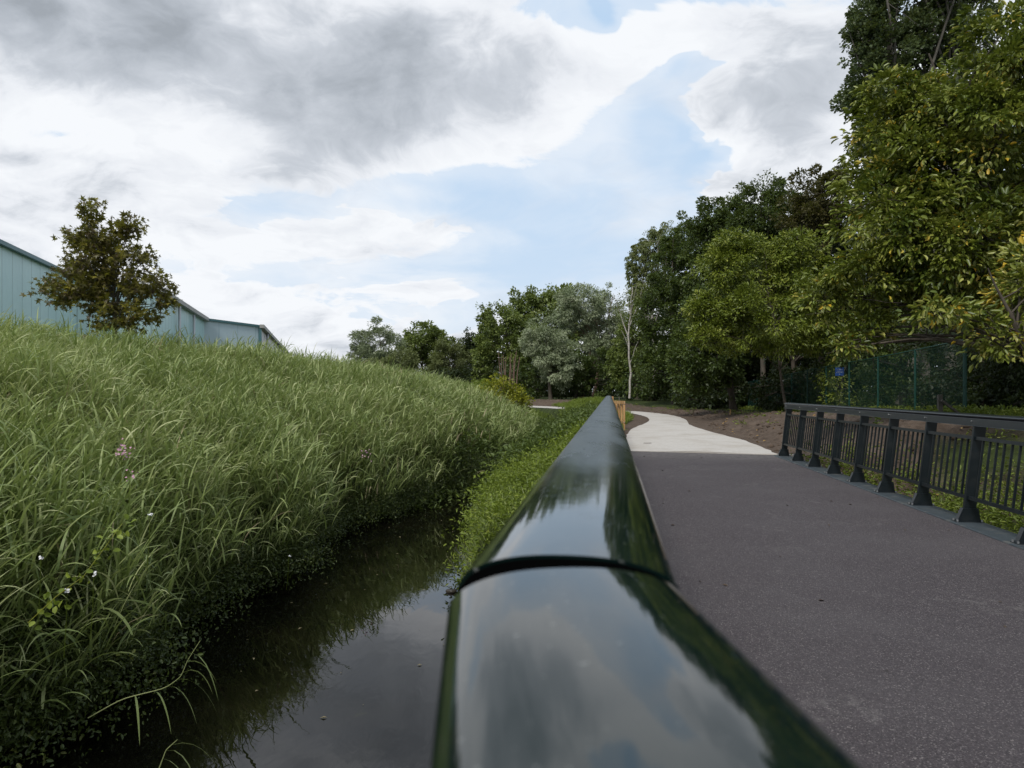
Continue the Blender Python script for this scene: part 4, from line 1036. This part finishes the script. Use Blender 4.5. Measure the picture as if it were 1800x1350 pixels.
# ================================================================== trees
# the bronze maple on the reed bank
s = 22.5
bx = ground_pt(200, s)
tree('maple_tree', 'bronze and green leaved maple standing alone on the reed bank before the teal warehouse', 'tree', bx,
     [B(190, 500, 62, 50, s), B(175, 430, 52, 50, s), B(160, 372, 18, 30, s), B(120, 512, 54, 28, s), B(262, 500, 46, 30, s), B(225, 400, 32, 26, s), B(240, 445, 34, 22, s), B(210, 555, 66, 30, s), B(292, 528, 20, 18, s), B(140, 420, 28, 22, s), B(150, 470, 50, 24, s)],
     M['bronze'], M['greybark'], STAR, .165, 1.0, 7.2, .25, 101, .10, limbs=34, shell=.2, droop=.2, spray=.4, colbias=.10)
TREES = [
 # name, label, base px, Y, blobs, leafmat, bark, leaf, options
 ('willow_tree', 'pale silvery willow at the left end of the distant tree line', 672, 95, [(668, 612, 42, 48), (640, 628, 24, 30), (690, 640, 34, 30)], 'silver', 'bark', .34, dict(asp=.3)),
 ('round_shrub', 'low grey-green shrub before the silvery willow, above the reeds', 700, 84, [(706, 640, 34, 30), (655, 646, 30, 16)], 'olive', 'bark', .30, dict(asp=.35)),
 ('broadleaf_tree', 'dark round tree just right of the silvery willow on the skyline', 748, 108, [(742, 605, 42, 44), (768, 618, 32, 42), (715, 625, 20, 35)], 'midgreen', 'bark', .40, {}),
 ('feathery_tree', 'dull olive feathery tree between dark tree and dark conifer', 790, 94, [(792, 640, 34, 50), (770, 655, 20, 30)], 'olive', 'bark', .26, dict(asp=.3)),
 ('conifer_tree', 'small blackish conifer with a flat top in the distant tree line', 828, 100, [(828, 640, 24, 52), (828, 600, 16, 20), (845, 655, 22, 40)], 'deepgreen', 'bark', .30, {}),
 ('poplar_tree', 'slender poplar tip rising at the left of the big green trees', 856, 112, [(856, 585, 13, 48), (862, 600, 16, 45)], 'darkgreen', 'bark', .36, {}),
 ('broadleaf_tree', 'broad mid-green tree with pale stems behind the yellow bush', 895, 84, [(890, 605, 52, 46), (880, 565, 38, 34), (925, 600, 42, 48), (850, 640, 22, 34)], 'midgreen', 'bark', .34, {}),
 ('broadleaf_tree', 'tall green tree peeping up between slender poplar and silver willow', 950, 98, [(950, 545, 46, 40), (920, 535, 32, 26), (985, 535, 36, 36), (965, 590, 50, 50)], 'midgreen', 'bark', .40, {}),
 ('willow_tree', 'large silver willow with a leaning reddish trunk above the path bend', 1028, 74, [(1030, 540, 44, 44), (1062, 570, 38, 56), (1000, 550, 26, 40), (1085, 600, 26, 44), (1045, 610, 30, 30)], 'silver', 'redbark', .28, dict(asp=.28, trunk_r=.26, forks=2)),
 ('willow_tree', 'lower silver willow bush left of the reddish leaning trunk', 968, 68, [(960, 605, 38, 42), (985, 640, 36, 44), (935, 600, 18, 26)], 'silver', 'bark', .26, dict(asp=.28)),
 ('shrub', 'dark green shrub mass under the large silver willow', 1010, 70, [(1010, 660, 50, 40), (1060, 660, 40, 45)], 'darkgreen', 'bark', .24, {}),
 ('shrub', 'dark shrub mass below the broad tree, left of the path', 930, 72, [(945, 675, 44, 34), (905, 668, 30, 26)], 'darkgreen', 'bark', .24, {}),
 ('shrub', 'shadowy shrub at the foot of the conifer', 830, 86, [(820, 670, 40, 24), (780, 668, 34, 20)], 'deepgreen', 'bark', .28, {}),
 ('birch_tree', 'weeping birch with drooping sprays against the sky', 1150, 58, [(1152, 440, 34, 46), (1126, 455, 26, 36), (1172, 415, 30, 30), (1150, 500, 44, 40), (1112, 480, 12, 30)], 'birchleaf', 'birch', .15, dict(asp=.5, droop=.9, layers=4.5)),
 ('broadleaf_tree', 'green tree behind the bare white birch trunk', 1120, 66, [(1115, 600, 34, 60), (1090, 640, 24, 40), (1125, 530, 22, 26)], 'midgreen', 'bark', .24, {}),
 ('broadleaf_tree', 'green tree right of the birch with a domed top', 1185, 52, [(1190, 470, 46, 70), (1170, 560, 50, 80), (1210, 430, 34, 50), (1165, 640, 50, 50)], 'darkgreen', 'bark', .21, {}),
 ('broadleaf_tree', 'tall dark tree, first high dome of the right-hand wood', 1255, 48, [(1262, 410, 44, 70), (1240, 470, 50, 90), (1290, 400, 40, 62), (1235, 600, 60, 90)], 'darkgreen', 'bark', .20, {}),
 ('broadleaf_tree', 'tall dark tree, second high dome of the right-hand wood', 1340, 43, [(1345, 370, 50, 60), (1315, 420, 46, 70), (1380, 385, 46, 60), (1340, 480, 60, 90)], 'darkgreen', 'bark', .18, {}),
 ('broadleaf_tree', 'rusty green tree behind the left edge of the big-leaved tree', 1440, 36, [(1440, 360, 46, 62), (1475, 350, 40, 60), (1420, 400, 50, 60)], 'rustgreen', 'bark', .16, {}),
 ('poplar_tree', 'huge dark poplar towering behind the big-leaved tree', 1620, 31, [(1560, 95, 68, 110), (1610, -10, 100, 90), (1690, 40, 70, 90), (1530, 180, 44, 110), (1520, 60, 34, 60), (1600, 200, 100, 120), (1700, -100, 80, 70), (1560, -90, 60, 60)], 'poplar', 'greybark', .15, dict(asp=.8, droop=0, clr=.20, layers=6.5, trunk_r=.35, forks=3, limbs=60)),
 ('oval_leaf_tree', 'light yellow-green tree leaning out over the soil bank beyond the fence', 1385, 29, [(1330, 465, 78, 58), (1275, 470, 46, 44), (1265, 545, 50, 50), (1395, 480, 60, 60), (1350, 560, 90, 60), (1232, 545, 24, 30), (1440, 540, 70, 70), (1290, 430, 40, 24), (1400, 430, 46, 24), (1250, 590, 34, 26), (1410, 600, 46, 22), (1480, 550, 46, 50)], 'yellowgreen', 'bark', .155, dict(asp=.42, tmpl='F', clr=.24, layers=5, trunk_r=.07, spray=.9)),
 ('broadleaf_tree', 'deep green overhanging tree between wood edge and the fence', 1290, 36, [(1250, 620, 56, 70), (1285, 600, 36, 75), (1215, 650, 44, 55), (1280, 540, 80, 60)], 'darkgreen', 'bark', .17, {}),
 ('oval_leaf_tree', 'big-leaved tree with yellowing oval leaves filling the upper right', 1850, 13.5, [(1640, 300, 110, 110), (1740, 200, 120, 120), (1780, 70, 90, 80), (1560, 250, 70, 80), (1560, 390, 80, 90), (1680, 430, 130, 100), (1850, 250, 120, 220), (1530, 480, 70, 60), (1525, 570, 44, 44), (1490, 600, 30, 24), (1450, 520, 40, 50), (1620, 190, 60, 60), (1600, 330, 100, 100), (1630, 500, 100, 60), (1740, 500, 90, 60), (1800, 420, 120, 110), (1560, 160, 50, 36)], 'magnolia', 'bark', .135, dict(asp=.42, tmpl='F', up=.9, colbias=-.13, clr=.24, layers=4.4, trunk_r=.13, spray=.7, limbs=30, shell=.4)),
 ('oval_leaf_tree', 'low branchy big-leaved tree whose sprays hang before the fence end', 1870, 11, [(1760, 590, 66, 44), (1830, 520, 80, 90), (1700, 560, 40, 26), (1650, 545, 60, 26)], 'magnolia', 'bark', .13, dict(asp=.42, tmpl='F', clr=.34, layers=2.6, trunk_r=.08, spray=.7, shell=.3)),
 ('oval_leaf_tree', 'thin sapling with sparse leaves beside the blue notice on the fence', 1476, 28.5, [(1465, 655, 28, 40), (1500, 600, 50, 26), (1480, 700, 40, 18)], 'yellowgreen', 'greybark', .13, dict(asp=.45, tmpl='F', clr=.4, layers=1.3, trunk_r=.05, spray=.6, shell=.2)),
]
def add_tree(row, i):
    name, label, bpx, Y, bl, lm, bk, lf, opt = row; opt = dict(opt)
    if opt.get('tmpl') == 'F': opt['tmpl'] = FOLD
    opt.setdefault('trunk_r', .2); opt.setdefault('layers', 6.5)
    g = random.Random(i)
    blobs = [B(px, py, rx, ry, Y, None, g.uniform(-.25, .25)*rx*Y/1200*2) for (px, py, rx, ry) in bl]
    cat = 'shrub' if 'shrub' in name else 'tree'
    tree(name, label, cat, ground_pt(bpx, Y), blobs, M[lm], M[bk], leaf=lf, seed=200+i, **opt)
for i, row in enumerate(TREES): add_tree(row, i)
# shaded wood behind the fence and behind the front trees
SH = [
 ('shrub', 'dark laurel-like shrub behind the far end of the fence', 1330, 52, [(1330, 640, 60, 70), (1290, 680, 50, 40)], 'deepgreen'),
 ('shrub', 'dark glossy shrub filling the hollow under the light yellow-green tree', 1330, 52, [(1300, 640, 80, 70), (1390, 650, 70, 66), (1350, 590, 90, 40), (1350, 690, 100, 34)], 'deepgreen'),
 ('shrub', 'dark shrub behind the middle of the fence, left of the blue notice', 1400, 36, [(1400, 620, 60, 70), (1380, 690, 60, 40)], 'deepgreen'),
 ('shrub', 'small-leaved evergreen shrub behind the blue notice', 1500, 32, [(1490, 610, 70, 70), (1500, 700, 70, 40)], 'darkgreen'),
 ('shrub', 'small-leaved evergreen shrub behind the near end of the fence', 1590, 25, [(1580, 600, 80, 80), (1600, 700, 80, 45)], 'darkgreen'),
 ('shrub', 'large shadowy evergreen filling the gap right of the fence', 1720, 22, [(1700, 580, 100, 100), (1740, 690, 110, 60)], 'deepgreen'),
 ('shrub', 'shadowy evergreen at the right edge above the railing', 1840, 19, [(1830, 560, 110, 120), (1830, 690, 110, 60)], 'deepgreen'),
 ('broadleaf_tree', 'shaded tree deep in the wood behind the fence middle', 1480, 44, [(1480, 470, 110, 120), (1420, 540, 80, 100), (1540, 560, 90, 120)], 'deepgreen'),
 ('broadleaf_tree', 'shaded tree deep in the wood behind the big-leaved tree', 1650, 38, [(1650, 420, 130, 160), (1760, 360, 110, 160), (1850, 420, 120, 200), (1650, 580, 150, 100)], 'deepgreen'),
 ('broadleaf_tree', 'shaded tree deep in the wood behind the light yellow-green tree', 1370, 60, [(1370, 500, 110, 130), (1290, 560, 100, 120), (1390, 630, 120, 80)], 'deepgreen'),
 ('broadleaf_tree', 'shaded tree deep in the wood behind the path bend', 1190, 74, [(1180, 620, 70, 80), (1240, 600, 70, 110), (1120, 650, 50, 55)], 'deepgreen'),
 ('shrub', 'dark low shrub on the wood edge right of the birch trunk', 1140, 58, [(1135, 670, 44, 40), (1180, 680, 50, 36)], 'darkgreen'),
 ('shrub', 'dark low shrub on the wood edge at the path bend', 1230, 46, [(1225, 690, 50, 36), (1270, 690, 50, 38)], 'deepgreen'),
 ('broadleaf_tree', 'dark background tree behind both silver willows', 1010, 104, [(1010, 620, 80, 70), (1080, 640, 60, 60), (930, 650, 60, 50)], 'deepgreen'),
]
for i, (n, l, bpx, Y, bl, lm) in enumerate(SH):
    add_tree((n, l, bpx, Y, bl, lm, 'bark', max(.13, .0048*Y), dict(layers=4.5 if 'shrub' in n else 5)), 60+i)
# woodland backdrop that reads as one dark mass
def backwood():
    g = np.random.default_rng(77); n = 60000
    t = g.random(n); line = np.array([(-60, 150), (-10, 128), (6, 110), (20, 92), (30, 70), (34, 52), (30, 38), (26, 26), (24, 14), (26, 2)], float)
    seg = t*(len(line)-1); i = np.minimum(seg.astype(int), len(line)-2); f = (seg-i)[:, None]
    xy = line[i]*(1-f)+line[i+1]*f+g.normal(0, 1.2, (n, 2))
    hh = np.interp(t*(len(line)-1), range(len(line)), [5, 8, 9, 10, 12, 12, 12, 12, 12, 12])
    z = g.random(n)*hh*(.8+.25*vnoise(xy[:, 0], xy[:, 1], .5, 3))
    pos = np.stack([xy[:, 0], xy[:, 1], z], 1)
    V, F, k = leaves(pos, unit(n, g), unit(n, g), .55*(.6+.6*g.random(n)), .33, OVAL2)
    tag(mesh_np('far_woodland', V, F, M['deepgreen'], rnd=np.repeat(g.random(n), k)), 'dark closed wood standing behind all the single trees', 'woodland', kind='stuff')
backwood()
# bare white birch trunk
def bare_birch():
    Y = 56; g = np.random.default_rng(5)
    p = [P(1107, 700, Y), P(1108, 640, Y), P(1104, 590, Y), P(1110, 545, Y), P(1112, 505, Y)]
    root = empty('birch_tree', (p[0].x, p[0].y, float(ground_h(p[0].x, p[0].y))), 'bare white birch trunk with forked thin branches before the dark wood', 'tree')
    pts = np.array([tuple(q) for q in p]); V = []; F = []; o = 0
    tt = np.linspace(0, 4, 17); c = np.stack([np.interp(tt, range(5), pts[:, k]) for k in range(3)], 1)+g.normal(0, .04, (17, 3))
    v, f = tube(c, np.linspace(.10, .04, 17), 7); V.append(v); F.append(f); o += len(v)
    for (a, b, r) in [((1104, 590), (1085, 535), .06), ((1106, 575), (1124, 530), .055), ((1085, 535), (1078, 515), .03), ((1107, 620), (1092, 580), .04), ((1109, 560), (1100, 510), .04), ((1124, 530), (1128, 505), .03), ((1107, 640), (1122, 600), .03), ((1110, 545), (1120, 500), .035)]:
        (v, f), _ = limb(np.array(P(*a, Y)), np.array(P(*b, Y)), r, r*.35, g, 6, .12, 0, 5); V.append(v); F.append(f+o); o += len(v)
    mesh_np('trunk', np.concatenate(V), np.concatenate(F), M['birch'], root, smooth=True)
    n = 900; cc = np.array([P(1112, 525, Y), P(1090, 540, Y), P(1124, 520, Y)])[g.integers(0, 3, n)]+g.normal(0, .55, (n, 3))
    V, F, k = leaves(cc, unit(n, g)+np.array([0, 0, -.6]), unit(n, g), .15, .09, OVAL2)
    mesh_np('crown', V, F, M['birchleaf'], root, rnd=np.repeat(g.random(n), k))
bare_birch()
# pale stems of a coppiced tree behind the yellow bush
def coppice():
    Y = 66; g = np.random.default_rng(9); r0 = P(893, 668, Y)
    root = empty('coppiced_tree', (r0.x, r0.y, -.2), 'cluster of pale pinkish stems rising behind the yellow-green bush', 'tree'); V = []; F = []; o = 0
    for k in range(9):
        a = P(882+k*2.8, 672, Y); b = P(874+k*5+g.uniform(-3, 3), 622+g.uniform(-8, 8), Y+g.normal()*.3)
        (v, f), _ = limb(np.array((a.x, a.y, -.2)), np.array(b), .07, .03, g, 7, .1, 0, 5); V.append(v); F.append(f+o); o += len(v)
    mesh_np('stems', np.concatenate(V), np.concatenate(F), M['redbark'], root, smooth=True)
coppice()
# bushes at the end of the reed bank
Yb = 37
tree('bush', 'bright yellow-green bush at the end of the reed bank beside the path', 'bush', ground_pt(890, Yb),
     [B(878, 686, 36, 26, Yb), B(906, 698, 28, 22, Yb), B(925, 706, 14, 16, Yb)], M['bush'], M['bark'], OVAL2, .15, .6, 4, .26, 301, .05, limbs=16, shell=.4)
tree('bush', 'duller olive bush tucked behind the bright yellow-green bush', 'bush', ground_pt(852, 52),
     [B(850, 682, 26, 18, 52)], M['herb'], M['bark'], OVAL2, .16, .5, 4, .26, 302, .05, limbs=10, shell=.4)
tree('sapling', 'tiny sapling poking above the reeds near the end of the warehouse', 'sapling', ground_pt(575, 48), [B(574, 634, 8, 12, 48), B(586, 644, 8, 8, 48)], M['weed'], M['bark'], OVAL2, .22, .5, 1.3, .4, 303, .04, limbs=6)

# ================================================================== small things
def rock(px, py, s, label, i):
    g = np.random.default_rng(500+i); Y = 1200*(CZ+1.8)/(py-688); x = (px-900)/1200*Y
    u, v = np.meshgrid(np.linspace(0, 2*np.pi, 13)[:-1], np.linspace(.05, np.pi-.05, 8)); r = 1+.22*np.sin(3*u+i)*np.sin(2*v)+.10*g.normal(size=u.shape)
    V = np.stack([x+s*r*np.sin(v)*np.cos(u), Y+s*.7*r*np.sin(v)*np.sin(u), -1.8+s*.45*r*np.cos(v)+s*.1], -1).reshape(-1, 3)
    i_ = np.arange(7)[:, None]*12; j = np.arange(12)[None]; F = np.stack([i_+j, i_+12+j, i_+12+(j+1) % 12, i_+(j+1) % 12], -1).reshape(-1, 4)
    tag(mesh_np('rock', V, F, M['rock'], origin=(x, Y, -1.8)), label, 'rock', 'stones along the right side of the stream')
rock(793, 1041, .085, 'largest dark stone in the water beside the handrail joint', 0)
rock(796, 1058, .035, 'small stone just below the largest stone in the water', 1)
rock(818, 990, .03, 'flat stone poking from bright water left of the right bank', 2)
rock(833, 981, .07, 'pair of dark stones at the foot of the herb bank, upper one', 3)
rock(831, 984, .05, 'pair of dark stones at the foot of the herb bank, lower one', 4)
rock(838, 962, .06, 'stone at the water line highest up the right bank', 5)
rock(808, 1110, .045, 'stone close to the handrail below the joint', 6)
rock(790, 1195, .03, 'tiny lone stone nearest the viewer in dark water', 7)
def flower(name, label, cat, px, py, Y, mat, n, spread, leaf, group):
    g = np.random.default_rng(int(px)); c = P(px, py, Y)
    root = empty(name, c, label, cat, group)
    pos = np.array(c)+g.normal(0, spread, (n, 3)); d = unit(n, g); d[:, 2] = abs(d[:, 2])*.5
    V, F, k = leaves(pos, d, unit(n, g)*.5+np.array([.2, -.8, .5]), leaf, leaf*.8, FOLD)
    mesh_np('petals', V, F, M[mat], root)
    mb = MB(); mb.tube([c, c+Vector((-.02, .02, -.25)), c+Vector((-.05, .04, -.5))], .003, 4); mb.build('stalk', M['herb'], root)
for k, (px, py, Y, l) in enumerate([(264, 906, 6.3, 'white bindweed flower highest among the reeds on the near left bank'), (72, 981, 5.2, 'white bindweed flower at far left among the reeds'),
                               (165, 1010, 5.4, 'white bindweed flower on the leafy creeper'), (118, 1039, 5.2, 'white bindweed flower at the lower end of the leafy creeper'), (508, 978, 10.2, 'white bindweed flower near the water edge in mid stream bank')]):
    flower('bindweed_flower', l, 'flower', px, py, Y-.25, 'white_petal', 6, .006, .022, 'white bindweed flowers on the reed bank')
flower('balsam_flower', 'cluster of pinkish flowers high among the left reeds', 'flower', 214, 797, 7.0, 'balsam', 26, .045, .03, 'pink flowers on the reed bank')
flower('balsam_flower', 'smaller pinkish flower cluster below and right of the larger one', 'flower', 228, 838, 6.6, 'balsam', 9, .03, .024, 'pink flowers on the reed bank')
flower('balsam_flower', 'single pinkish flower tuft by the upper right reeds', 'flower', 640, 800, 14, 'balsam', 14, .05, .035, 'pink flowers on the reed bank')
# long reed stalk bent out over the dark water
def bent_reed(pts, Y, label, seed, nl):
    g = np.random.default_rng(seed); W_ = np.array([P(x, y, Y-.0*i) for i, (x, y) in enumerate(pts)])
    tt = np.linspace(0, len(pts)-1, 24); c = np.stack([np.interp(tt, range(len(pts)), W_[:, k]) for k in range(3)], 1)
    c[1:-1] = (c[:-2]+c[1:-1]*2+c[2:])/4
    root = empty('bent_reed', tuple(c[0]), label, 'reed')
    v, f = tube(c, np.linspace(.005, .0022, 24), 5); mesh_np('stem', v, f, M['reed'], root, rnd=np.full(len(v), .85), smooth=True)
    for k in range(nl):
        i = int(6+k*17/nl); p0 = c[i]; d = np.array([.5+.5*g.random(), g.normal()*.3, .2-.5*g.random()]); L = .34+.15*g.random(); pts_ = []
        p = p0.copy(); 
        for s_ in range(7):
            pts_.append(p.copy()); d2 = d/np.linalg.norm(d); p = p+d2*L/6; d[2] -= .42
        pts_ = np.array(pts_); side = np.cross(d, [0, 0, 1.]); side /= np.linalg.norm(side); side = side*.8+np.array([0, 0, .5])
        wd_ = np.array([.5, 1, 1, .9, .7, .45, .05])*.011
        V = np.stack([pts_-side*wd_[:, None], pts_+side*wd_[:, None]], 1).reshape(-1, 3); F = np.array([(2*q, 2*q+1, 2*q+3, 2*q+2) for q in range(6)])
        mesh_np('leaf', V, F, M['reed'], root, rnd=np.full(len(V), .5+.3*g.random()))
bent_reed([(155, 1262), (215, 1228), (290, 1210), (318, 1190), (330, 1160), (352, 1126)], 5.6, 'long pale reed stalk arching out over the dark water at lower left', 3, 7)
bent_reed([(280, 1350), (292, 1318), (312, 1300)], 5.2, 'short reed tip leaning over the water at the bottom edge', 4, 3)
# creeper with yellow-green leaves
def creeper():
    g = np.random.default_rng(12); pts = np.array([P(70, 1085, 4.9), P(118, 1040, 5.0), P(165, 1005, 5.1), P(205, 950, 5.3), P(230, 915, 5.5)]); n = 46
    tt = g.random(n)*4; c = np.stack([np.interp(tt, range(5), pts[:, k]) for k in range(3)], 1)+g.normal(0, .045, (n, 3))+np.array([0, -.05, 0])
    root = empty('creeper', tuple(pts[0]), 'bindweed creeper with yellow-green leaves climbing diagonally over the near reeds', 'creeper')
    V, F, k = leaves(c, unit(n, g)+np.array([0, 0, -.4]), unit(n, g)*.9+np.array([.2, -.6, .6]), .055, .042, FOLD)
    mesh_np('leaves', V, F, M['herb'], root, rnd=np.repeat(.3+.6*g.random(n), k))
    v, f = tube(pts+np.array([0, -.12, 0]), .003, 4); mesh_np('stem', v, f, M['bush'], root, rnd=np.full(len(v), .5))
creeper()
c = P(1138, 782, 1200*CZ/(782-688)); tag(MB().tube([c+Vector((-.09, 0, .045)), c+Vector((0, .03, .04)), c+Vector((.10, 0, .045))], .007, 5).build('twig', M['twig'], origin=c), 'small dark twig lying on the pale path before the asphalt', 'twig')
for (px, py, Y, h, l) in [(1284, 727, 33, .28, 'short pale wooden peg on the soil bank left of the fence'), (1219, 735, 36, .45, 'thin brown stake at the right edge of the path bend')]:
    c = P(px, py, Y); z = float(ground_h(c.x, c.y)); tag(MB().box((c.x, c.y, z+h/2-.03), .045, .045, h, (1, .1, 0), (-.1, 1, 0), (.05, 0, 1)).build('wooden_peg', M['wood'] if h < .4 else M['twig'], origin=(c.x, c.y, z)), l, 'peg')
c = P(1655, 722, 15.5); root = empty('broken_fence_post', (c.x, c.y, .5), 'weathered broken timber post with a fallen brace behind the fence', 'post')
MB().bar(P(1653, 745, 16.2), P(1652, 694, 16.2), .10, .07, up=(0, 1, 0)).build('upright', M['greybark'], root); MB().bar(P(1655, 704, 16.1), P(1690, 730, 16.1), .05, .05).build('brace', M['greybark'], root)
